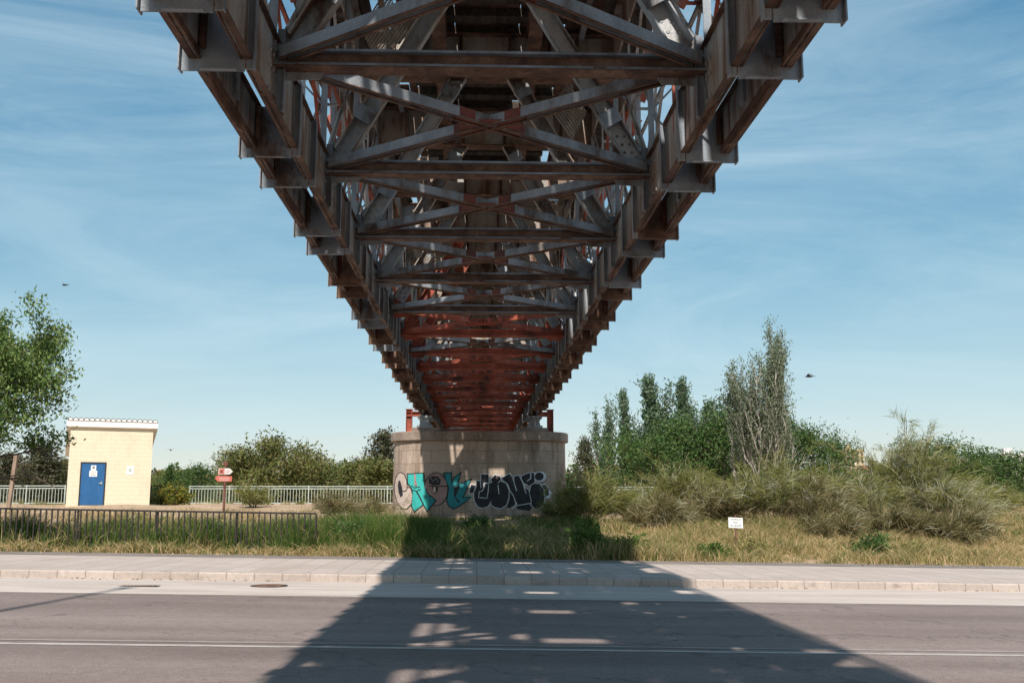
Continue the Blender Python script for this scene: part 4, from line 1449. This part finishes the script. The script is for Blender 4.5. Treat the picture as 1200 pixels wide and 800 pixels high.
# hazy far wood as one mass
rg = np.random.default_rng(77)
fp, fm = [], []
for i in range(260):
    a = rg.uniform(-.62, .62)
    Y = rg.uniform(120, 230)
    x = Y * math.tan(a)
    z = float(gz(x, Y))
    h = rg.uniform(3.4, 6.0) + (Y - 120) * .018
    r_ = rg.uniform(2.2, 5)
    n_ = 420
    u = rg.normal(size=(n_, 3)); u /= np.linalg.norm(u, axis=1, keepdims=True)
    rad = rg.uniform(.4, 1.0, n_)[:, None] ** .5
    lob = 1 + .25 * np.sin(u[:, :1] * 5 + i) * np.cos(u[:, 2:] * 4 + i)
    fp.append(np.array([x, Y, z + h * .5]) + u * rad * lob * np.array([r_, r_, h * .55]))
    fm.append(np.full(n_, rg.choice([0, 0, 0, 1, 2])))
me = leaves_mesh('far_woods', np.concatenate(fp), .85, .6, [M['leafG'], M['leafO'], M['leafD']], rg, midx=np.concatenate(fm))
tag(link('far_woods', me), kind='stuff')


def strips(name, p0, p1, p2, w, mats, rg, midx=None):
    """thin two-segment blades: p0 -> p1 -> p2 (arrays)"""
    n_ = len(p0)
    q = rg.normal(size=(n_, 3)); q[:, 2] *= .2
    s = np.cross(p2 - p0, q); s /= np.linalg.norm(s, axis=1, keepdims=True) + 1e-9
    w = np.broadcast_to(np.asarray(w, float), (n_,))[:, None]
    v = np.empty((n_, 5, 3))
    v[:, 0] = p0 - s * w * .5
    v[:, 1] = p0 + s * w * .5
    v[:, 2] = p1 + s * w * .42
    v[:, 3] = p1 - s * w * .42
    v[:, 4] = p2
    b = np.arange(n_)[:, None] * 5
    f = np.concatenate([b + np.array([0, 1, 2]), b + np.array([0, 2, 3]), b + np.array([3, 2, 4])], 1).reshape(-1, 3)
    mi = None if midx is None else np.repeat(midx, 3)
    return np_mesh(name, v.reshape(-1, 3), f, mats, mi)


def broom(name, label, loc, H, Rr, seed, ntw=5200, mats=None, group=None, flat=1.0, grey=.12, nstem=16, w=.016, tl=.6, lean=(0, 0), cat='shrub'):
    rg = np.random.default_rng(seed)
    root = thing(name, label, cat, loc, 0, group)
    m = MB()
    base_p, base_d = [], []
    for i in range(nstem):
        az = i * 2.4 + rg.uniform(-.6, .6)
        out = rg.uniform(.12, 1.0) ** .7 * Rr
        hgt = H * (1.0 - .55 * (out / Rr) ** 1.6) * rg.uniform(.7, 1.0)
        e = Vector((math.cos(az) * out + lean[0] * hgt, math.sin(az) * out + lean[1] * hgt, hgt * .86))
        s0 = Vector((math.cos(az) * .12 * Rr * rg.uniform(0, 1), math.sin(az) * .12 * Rr, -.05))
        k1 = s0.lerp(e, .35) + Vector((0, 0, .14 * H)) + Vector(rg.normal(size=3)) * .08 * Rr
        k2 = s0.lerp(e, .7) + Vector((0, 0, .12 * H)) + Vector(rg.normal(size=3)) * .08 * Rr
        pts = [s0, k1, k2, e]
        r0 = rg.uniform(.014, .032)
        m.tube(pts, [r0, r0 * .8, r0 * .5, .005], 5, cap=False)
        allb = [pts]
        for q in range(9):
            c = rg.uniform(.8, 2.95); a = int(c)
            b0 = pts[a].lerp(pts[a + 1], c - a)
            d = (pts[a + 1] - pts[a]).normalized() + Vector(rg.normal(size=3)) * .55
            d.z = abs(d.z) * .8 + .1
            l_ = rg.uniform(.25, .5) * H
            p_ = [b0, b0 + d * l_ * .5, b0 + d * l_ + Vector((0, 0, -.08 * l_))]
            m.tube(p_, [r0 * .4, r0 * .28, .004], 4, cap=False)
            allb.append(p_)
        for pl in allb:
            for a in range(len(pl) - 1):
                if pl is pts and a == 0: continue
                for t in (.1, .35, .6, .85, 1.0):
                    p = pl[a].lerp(pl[a + 1], t)
                    base_p.append(tuple(p)); base_d.append(tuple((pl[a + 1] - pl[a]).normalized()))
    m.obj('stems', [M['stick']], root)
    bp, bd_ = np.array(base_p), np.array(base_d)
    dens = rg.uniform(.1, 1.3, len(bp)) * (.55 + .6 * np.clip(bp[:, 2] / H, 0, 1))
    ntw = int(ntw * 1.9)
    idx = rg.integers(0, len(bp), ntw)
    idx = idx[rg.uniform(0, 1.3, ntw) < dens[idx]]
    n_ = len(idx)
    rad = bp[idx].copy(); rad[:, 2] = 0
    rad /= np.linalg.norm(rad, axis=1, keepdims=True) + 1e-6
    tuft = rg.normal(size=(len(bp), 3)) * .42                 # twigs of one tuft sweep the same way
    d = bd_[idx] * .45 + rad * .20 + tuft[idx] + np.array([.16, 0, .42]) + rg.normal(size=(n_, 3)) * .30
    d /= np.linalg.norm(d, axis=1, keepdims=True)
    L = (tl * rg.uniform(.4, 1.15, n_))[:, None]
    p0 = bp[idx] + rg.normal(size=(n_, 3)) * .07
    p1 = p0 + d * L * .5
    d2 = d + np.array([.22, 0, -.75]) * rg.uniform(.2, 1.2, n_)[:, None] * flat
    p2 = p1 + d2 * L * .5
    p0[:, 2] = np.maximum(p0[:, 2], .02); p1[:, 2] = np.maximum(p1[:, 2], .03); p2[:, 2] = np.maximum(p2[:, 2], .02)
    pick = rg.uniform(0, 1, len(bp))
    gm = (pick[idx] < grey) * 1 + 0
    mi = np.where(gm == 1, 1, 0)
    me = strips('twigs', p0, p1, p2, w, mats or [M['broom'], M['broomgrey']], rg, mi)
    link('twigs', me, root)
    return root


BG = 'broom bushes on the bank'
dullm = [M['broomdull'], M['broomgrey']]
blist = [
    # px, top py, Y, radius, twigs, mats, grey, label
    (692, 556, 37, 1.35, 7000, None, .03, 'rounded olive broom pressed against the right end of the pier'),
    (735, 575, 39, 1.1, 4200, None, .05, 'lower broom between the pier broom and the half-hidden railing'),
    (660, 590, 39.6, .8, 2600, None, .02, 'shaded low broom at the foot of the black lettering'),
    (800, 545, 41, 1.45, 6200, None, .06, 'broom standing in front of the pale railing right of the pier'),
    (775, 582, 36, 1.1, 4000, dullm, .12, 'dry brownish broom in front of the half-hidden railing'),
    (838, 566, 38, 1.2, 4600, dullm, .10, 'brown twiggy broom directly behind the white notice'),
    (905, 538, 37, 1.75, 9500, None, .14, 'large spreading yellow-green broom below the large poplar'),
    (955, 560, 36, 1.4, 6500, dullm, .14, 'tangled dull broom with bare crossing stems'),
    (1005, 552, 38, 1.4, 6500, None, .22, 'silvery-tipped broom below the apartment tower'),
    (1065, 510, 39, 1.75, 9500, None, .12, 'tallest broom with feathery yellow-green top'),
    (1105, 556, 38, 1.45, 6800, None, .40, 'silver-tufted broom leaning from the tallest one'),
    (1040, 590, 34.5, 1.2, 4800, dullm, .08, 'dry low broom in front of the tallest one'),
    (1122, 597, 33.5, 1.3, 5200, dullm, .04, 'flat dark broom sprawling onto the dry field'),
    (1165, 570, 50, 1.7, 5200, None, .05, 'yellowish broom at the back of the dry field'),
    (1140, 575, 44, 1.3, 4200, None, .10, 'green broom behind the silver-tufted one'),
    (975, 600, 33.5, .9, 3000, dullm, .05, 'low dry broom in front of the tangled one'),
]
for i, (px, py, Y, r_, ntw, mats, gr, lab) in enumerate(blist):
    g = G(px, Y)
    broom('broom', lab, g, max(.7, top_h(px, py, Y) * .93), r_, 200 + i, ntw, mats, BG, grey=gr, nstem=18 if ntw > 5000 else 12, w=.017)
broom('broom', 'feathery small broom growing beside the pale railing near the signpost', G(296, 48), top_h(296, 569, 48), .6, 240, 1900, None, BG, grey=0, nstem=8, w=.02, tl=.5)
broom('broom', 'wispy dry broom at the end of the dark railing', G(388, 38), 1.15, .8, 241, 1500, dullm, BG, grey=.05, nstem=8, w=.016, tl=.5)
broom('broom', 'wispy dry broom between the dark railing and the pier', G(432, 40), 1.0, .9, 242, 1700, dullm, BG, grey=.05, nstem=9, w=.016, tl=.5)
yb = broom('flowering_bush', 'low yellow-flowered bush beside the right wall of the hut', G(200, 53), .95, 1.05, 250, 3200, [M['yellowbush'], M['yellowbush']], None, grey=0, nstem=14, w=.05, tl=.22, cat='shrub')
yb2 = broom('leafy_weed', 'dark green leafy weed at the pavement edge under the bridge', G(683, 27.6), .95, .28, 251, 1400, [M['grassG'], M['grassG']], None, grey=0, nstem=8, w=.05, tl=.16, cat='weed')
yb3 = broom('leafy_weed', 'bright green leafy weed in the dry grass near the low brooms', G(1018, 28.6), .62, .35, 252, 1200, [M['leafG'], M['leafG']], None, grey=0, nstem=8, w=.045, tl=.16, cat='weed')


for q, (px, Y, h, r_, mt, lab) in enumerate((
        (735, 27.5, .55, .35, 'grassG', 'dull green weed clump at the shadow edge on the verge'),
        (880, 28.2, .42, .40, 'grassM', 'yellow-green weed clump beside the white notice'),
        (832, 27.3, .36, .30, 'grassG', 'low green weed at the pavement before the white notice'),
        (415, 28.0, .80, .45, 'leafG', 'tall leafy weed in the green grass left of the pier'),
        (560, 33.5, .55, .50, 'leafG', 'dark leafy weed at the foot of the pier under the teal letter'),
        (1060, 29.0, .38, .45, 'grassM', 'yellowish weed clump before the tallest broom'))):
    broom('leafy_weed', lab, G(px, Y), h, r_ * .8, 260 + q, 1500, [M[mt], M[mt]], None, grey=0, nstem=14, w=.04, tl=.16, cat='weed')


# grasses
def patch(x, y):
    a = np.sin(x * 2.1 + 1.7 * np.sin(y * 1.9)) * np.sin(y * 2.7 + x * .83 + 2 * np.sin(x * .37))
    b = np.sin(x * .63 + 2.2 * np.sin(y * .51 + .4)) * np.cos(y * .9 - x * .31)
    c = np.sin(x * 5.3 + 2 * np.sin(y * 4.1)) * np.sin(y * 6.1 + x * 2.3)
    return np.clip(.5 + .30 * a + .34 * b + .22 * c, 0, 1.1)


def blades(name, n_, xr, yr, hfun, mats, mfun, seed, w=.014, dens=None, lean=.35):
    rg = np.random.default_rng(seed)
    # blades stand in tufts
    nt_ = max(40, n_ // 26)
    tx, ty = rg.uniform(*xr, nt_), rg.uniform(*yr, nt_)
    th, tm = rg.uniform(.45, 1.25, nt_), rg.normal(size=nt_) * .20
    tl_ = rg.normal(size=(nt_, 2)) * .25
    ti = rg.integers(0, nt_, n_)
    spr = rg.uniform(.04, .22, nt_)[ti]
    x = tx[ti] + rg.normal(size=n_) * spr
    y = ty[ti] + rg.normal(size=n_) * spr
    cl = patch(x, y)
    kp = (rg.uniform(0, 1, n_) < np.clip(.15 + 1.1 * cl, .06, 1)) & (y > yr[0] - .06)
    if dens is not None: kp &= rg.uniform(0, 1, n_) < dens(x, y)
    x, y, cl, ti = x[kp], y[kp], cl[kp], ti[kp]
    n_ = len(x)
    h = hfun(x, y, cl, rg) * rg.uniform(.45, 1.15, n_) * th[ti]
    z = gz(x, y) - .02
    a = rg.uniform(0, 2 * math.pi, n_)
    l_ = h * lean * rg.uniform(.1, 1.4, n_)
    lx, ly = np.cos(a) * l_ + tl_[ti, 0] * h, np.sin(a) * l_ + tl_[ti, 1] * h
    p0 = np.stack([x, y, z], 1)
    p1 = p0 + np.stack([lx * .3, ly * .3, h * .6], 1)
    p2 = p0 + np.stack([lx, ly, h], 1)
    u = np.clip(rg.uniform(0, 1, n_) + tm[ti], 0, .999)
    me = strips(name, p0, p1, p2, w * rg.uniform(.6, 1.5, n_), mats, rg, mfun(x, y, cl, u))
    return tag(link(name, me), kind='stuff')


GM = [M['grassG'], M['grassM'], M['grassD']]


def pickm(pg, pm):
    def f(x, y, cl, u):
        g_ = pg(x, y, cl) if callable(pg) else pg
        return np.where(u < g_, 0, np.where(u < g_ + pm, 1, 2))
    return f


# tall green strip along the railing, straw at its foot
blades('tall_grass', 105000, (-20, -1.6), (27.1, 31.0), lambda x, y, c, r: .38 + .62 * c, GM, pickm(lambda x, y, c: .70 + .26 * c, .14), 301)
blades('straw_edge', 36000, (-20, -.5), (26.3, 27.5), lambda x, y, c, r: .10 + .34 * c, GM, pickm(.20, .22), 302, lean=.9)
blades('lush_grass', 34000, (-6, -1.0), (27.2, 37), lambda x, y, c, r: (.30 + .45 * c) * (1 - .5 * sstep(32, 37, y)), GM, pickm(lambda x, y, c: .72 + .2 * c, .14), 310, lean=.4)
# under the bridge
blades('shaded_grass', 60000, (-3.6, 5.2), (26.35, 34), lambda x, y, c, r: (.08 + .50 * c) * (1 - .3 * sstep(28, 33, y)), GM, pickm(lambda x, y, c: .30 + .50 * np.clip(1.2 - (x + 3.6) / 5, 0, 1), .30), 303, lean=.6)
blades('bank_grass', 40000, (-6, 9), (33, 41), lambda x, y, c, r: (.08 + .34 * c) * (1 - .6 * sstep(37, 40, y)), GM, pickm(lambda x, y, c: .30 + .30 * c, .3), 304, lean=.6)
# dry grass to the right
blades('dry_grass', 170000, (4.4, 22), (26.35, 35.5), lambda x, y, c, r: (.10 + .46 * c) * (1 - .45 * sstep(12, 16, x)), GM, pickm(lambda x, y, c: .26 * c * (1 - sstep(12, 16, x)) + .03, .32), 305, lean=.75, w=.011)
blades('scrub_grass', 60000, (7, 25), (34.5, 43), lambda x, y, c, r: .10 + .34 * c, GM, pickm(lambda x, y, c: .30 * c, .40), 309, lean=.7, w=.015)
blades('field_grass', 60000, (12, 34), (32, 58), lambda x, y, c, r: .08 + .13 * c, GM, pickm(.02, .08), 306, lean=.9, w=.02)
# dry bank behind the railing, patchy
blades('bank_straw', 44000, (-26, -2), (31, 46), lambda x, y, c, r: .06 + .26 * c, GM, pickm(.06, .16), 307, lean=.9, w=.016, dens=lambda x, y: np.where(y > 41, .4, .9))
blades('walk_edge_grass', 16000, (-32, 30), (53.5, 58), lambda x, y, c, r: .10 + .28 * c, GM, pickm(.45, .3), 308, lean=.6, w=.02)

# dry leaves and crumbs gathered against the kerb and along the back of the pavement
rg = np.random.default_rng(91)
n_ = 1500
lx = rg.uniform(-22, 22, n_)
ly = np.where(rg.uniform(0, 1, n_) < .55, Y_KERB - np.abs(rg.normal(size=n_)) * .09 - .02, Y_BANK - np.abs(rg.normal(size=n_)) * .35 - .03)
lz = grade(lx) + np.where(ly < Y_KERB, .012, np.where(ly > Y_BACK, .156, .160))
keep = patch(lx * .7, ly * 0 + 3.1) > rg.uniform(.2, .8, n_)
pts = np.stack([lx, ly, lz], 1)[keep]
dd = rg.normal(size=pts.shape); dd[:, 2] *= .12
me = leaves_mesh('leaf_litter', pts, .055, .035, [M['stick'], M['grassD']], rg, dirs=dd * 3, midx=rg.integers(0, 2, len(pts)))
tag(link('leaf_litter', me), kind='stuff')

# ------------------------------------------------------------------ far buildings
def block(name, label, px0, px1, pyt, Y, wallm, roofm, floors, cols, depth=10, rz=0.0, pitched=True):
    a, b = P(px0, 560, Y).x, P(px1, 560, Y).x
    z0 = float(gz(a, Y)) - .3
    H = P(px0, pyt, Y).z - z0
    t_ = thing(name, label, 'building', ((a + b) / 2, Y, z0), rz)
    w = (b - a) / 2
    hwall = H - (1.2 if pitched else .5)
    m = MB(); m.box(-w, w, 0, depth, 0, hwall); m.obj('wall', [wallm], t_)
    m = MB()
    if pitched:
        m.prism([(-w - .4, -.5, hwall), (-w - .4, depth + .5, hwall), (-w - .4, depth / 2, hwall + 1.9)], (2 * w + .8, 0, 0))
    else:
        m.box(-w - .15, w + .15, -.15, depth + .15, hwall, hwall + .5)
        m.box(-w * .5, -w * .05, 2, 5, hwall + .5, hwall + 2.4)
    m.obj('roof', [roofm], t_)
    fh = hwall / floors
    for i in range(floors):
        for j in range(cols):
            x = -w + 2 * w * (j + .5) / cols
            m = MB(); m.box(x - w / cols * .42, x + w / cols * .42, -.06, .0, fh * i + .9, fh * i + fh * .82)
            m.obj('window', [M['glassdark']], t_)
        if floors > 2 and not pitched:
            m = MB(); m.box(-w * .9, -w * .1, -.9, 0, fh * i + .5, fh * i + .9); m.obj('balcony', [M['whitewall']], t_)
    return t_


block('brick_house', 'brick terrace with terracotta roof behind the brown-leaved tree', -5, 30, 545, 250, M['brickwall'], M['terracotta'], 3, 5)
block('brick_house', 'brick house with white wall end between the tree and the hut', 46, 84, 544, 262, M['brickwall'], M['terracotta'], 3, 5)
block('white_house', 'low white house below the brick terrace', 22, 40, 556, 235, M['whitewall'], M['terracotta'], 2, 3)
block('white_house', 'flat pale house far behind the cypress', 178, 212, 553, 270, M['whitewall'], M['terracotta'], 2, 4)
block('apartment_tower', 'sand-coloured apartment tower above the silvery broom', 992, 1015, 526, 380, M['sandwall'], M['sandwall'], 7, 4, 12, .15, False)
block('white_house', 'long pale house between the apartment tower and the tallest broom', 1018, 1052, 547, 330, M['whitewall'], M['terracotta'], 4, 6)
block('white_block', 'white flat-roofed block at the field edge', 1172, 1215, 531, 340, M['whitewall'], M['whitewall'], 5, 5, 10, 0, False)
block('white_house', 'pale house behind the green trees at the field', 1120, 1150, 548, 330, M['whitewall'], M['terracotta'], 4, 4)
block('pink_house', 'pinkish house showing between the pier and the first poplars', 690, 731, 547, 250, M['sandwall'], M['terracotta'], 3, 6)


# ------------------------------------------------------------------ birds
def bird(label, px, py, Y, span, flap, rz):
    p = P(px, py, Y)
    root = thing('bird', label, 'bird', p, rz, 'birds in the sky')
    m = MB()
    m.tube([(0, -.30, 0), (0, -.22, .01), (0, -.08, 0), (0, .10, 0), (0, .20, .02), (0, .27, .01)], [.008, .045, .065, .05, .035, .006], 8)
    body_ = m.obj('body', [M['feather']], root, True)
    for s in (-1, 1):
        m = MB()
        a, b = s * span * .25, s * span * .5
        top = [(s * .03, -.09, .02), (a, -.05, .02 + flap * .6), (b, .02 - .20, .02 + flap), (a, .10, .02 + flap * .6), (s * .03, .08, .02)]
        m.prism(top if s > 0 else top[::-1], (0, 0, -.012))
        m.obj('wing', [M['feather']], root)
    m = MB(); m.prism([(-.03, -.24, 0), (.03, -.24, 0), (.07, -.40, .0), (-.07, -.40, 0)], (0, 0, .01)); m.obj('tail', [M['feather']], root)
    return root


bird('dark bird with raised wings flying beside the large poplar', 948, 441, 60, .46, .15, .9)
bird('tiny dark bird gliding above the hut roof and cypress', 200, 527, 75, .5, .05, .3)
bird('tiny dark speck of a bird high above the street tree', 76, 334, 75, .5, .04, 1.2)

# ------------------------------------------------------------------ sky and sun
EL = math.atan2(1.0, math.hypot(.107, .93))
AZ = math.atan2(-.107, -.93)
w = bpy.data.worlds.new('World')
SC.world = w
w.use_nodes = True
nt = w.node_tree
ns, ls = nt.nodes, nt.links
ns.clear()
wo = ns.new('ShaderNodeOutputWorld')
bg = ns.new('ShaderNodeBackground')
sky = ns.new('ShaderNodeTexSky')
sky.sky_type = 'NISHITA'
sky.sun_disc = False
sky.sun_elevation = EL
sky.sun_rotation = AZ
sky.altitude = 200
sky.air_density = 1.0
sky.dust_density = 0.25
sky.ozone_density = 2.0
hsv = ns.new('ShaderNodeHueSaturation')
hsv.inputs['Hue'].default_value = 0.484
hsv.inputs['Saturation'].default_value = 1.32
# paler, hazier air: the bright rim near the horizon is held back
den = ns.new('ShaderNodeVectorMath'); den.operation = 'MULTIPLY_ADD'
den.inputs[1].default_value = (.13, .13, .13); den.inputs[2].default_value = (1, 1, 1)
ls.new(sky.outputs[0], den.inputs[0])
dv = ns.new('ShaderNodeVectorMath'); dv.operation = 'DIVIDE'
ls.new(sky.outputs[0], dv.inputs[0]); ls.new(den.outputs[0], dv.inputs[1])
ls.new(dv.outputs[0], hsv.inputs['Color'])
# thin cirrus streaks
tc = ns.new('ShaderNodeTexCoord')
mp = ns.new('ShaderNodeMapping')
mp.inputs['Rotation'].default_value = (0, R(22), R(8))
mp.inputs['Scale'].default_value = (1.5, 1.5, 6.5)
ls.new(tc.outputs['Generated'], mp.inputs['Vector'])
cn = ns.new('ShaderNodeTexNoise')
cn.inputs['Scale'].default_value = 1.5
cn.inputs['Detail'].default_value = 9
cn.inputs['Roughness'].default_value = .66
cn.inputs['Distortion'].default_value = .9
ls.new(mp.outputs[0], cn.inputs['Vector'])
cr = ns.new('ShaderNodeMapRange')
cr.inputs['From Min'].default_value = .38
cr.inputs['From Max'].default_value = .80
cr.inputs['To Max'].default_value = .55
ls.new(cn.outputs['Fac'], cr.inputs['Value'])
mix = ns.new('ShaderNodeMix'); mix.data_type = 'RGBA'
ls.new(cr.outputs[0], mix.inputs['Factor'])
ls.new(hsv.outputs[0], mix.inputs['A'])
mix.inputs['B'].default_value = (3.3, 4.2, 4.6, 1)
ls.new(mix.outputs['Result'], bg.inputs['Color'])
bg.inputs['Strength'].default_value = 0.14
ls.new(bg.outputs[0], wo.inputs[0])

sun = bpy.data.lights.new('sun', 'SUN')
sun.energy = 4.2
sun.angle = R(.75)
sun.color = (1.0, .93, .85)
so = bpy.data.objects.new('sun', sun)
C.objects.link(so)
so.rotation_euler = Vector((.107, .93, -1.0)).to_track_quat('-Z', 'Y').to_euler()
so.location = (0, -20, 40)

SC.view_settings.view_transform = 'Standard'
SC.view_settings.look = 'None'
SC.view_settings.gamma = 1.0
SC.view_settings.exposure = 0.52
SC.cycles.max_bounces = 6
SC.cycles.diffuse_bounces = 3
SC.cycles.transmission_bounces = 3
SC.cycles.use_denoising = True
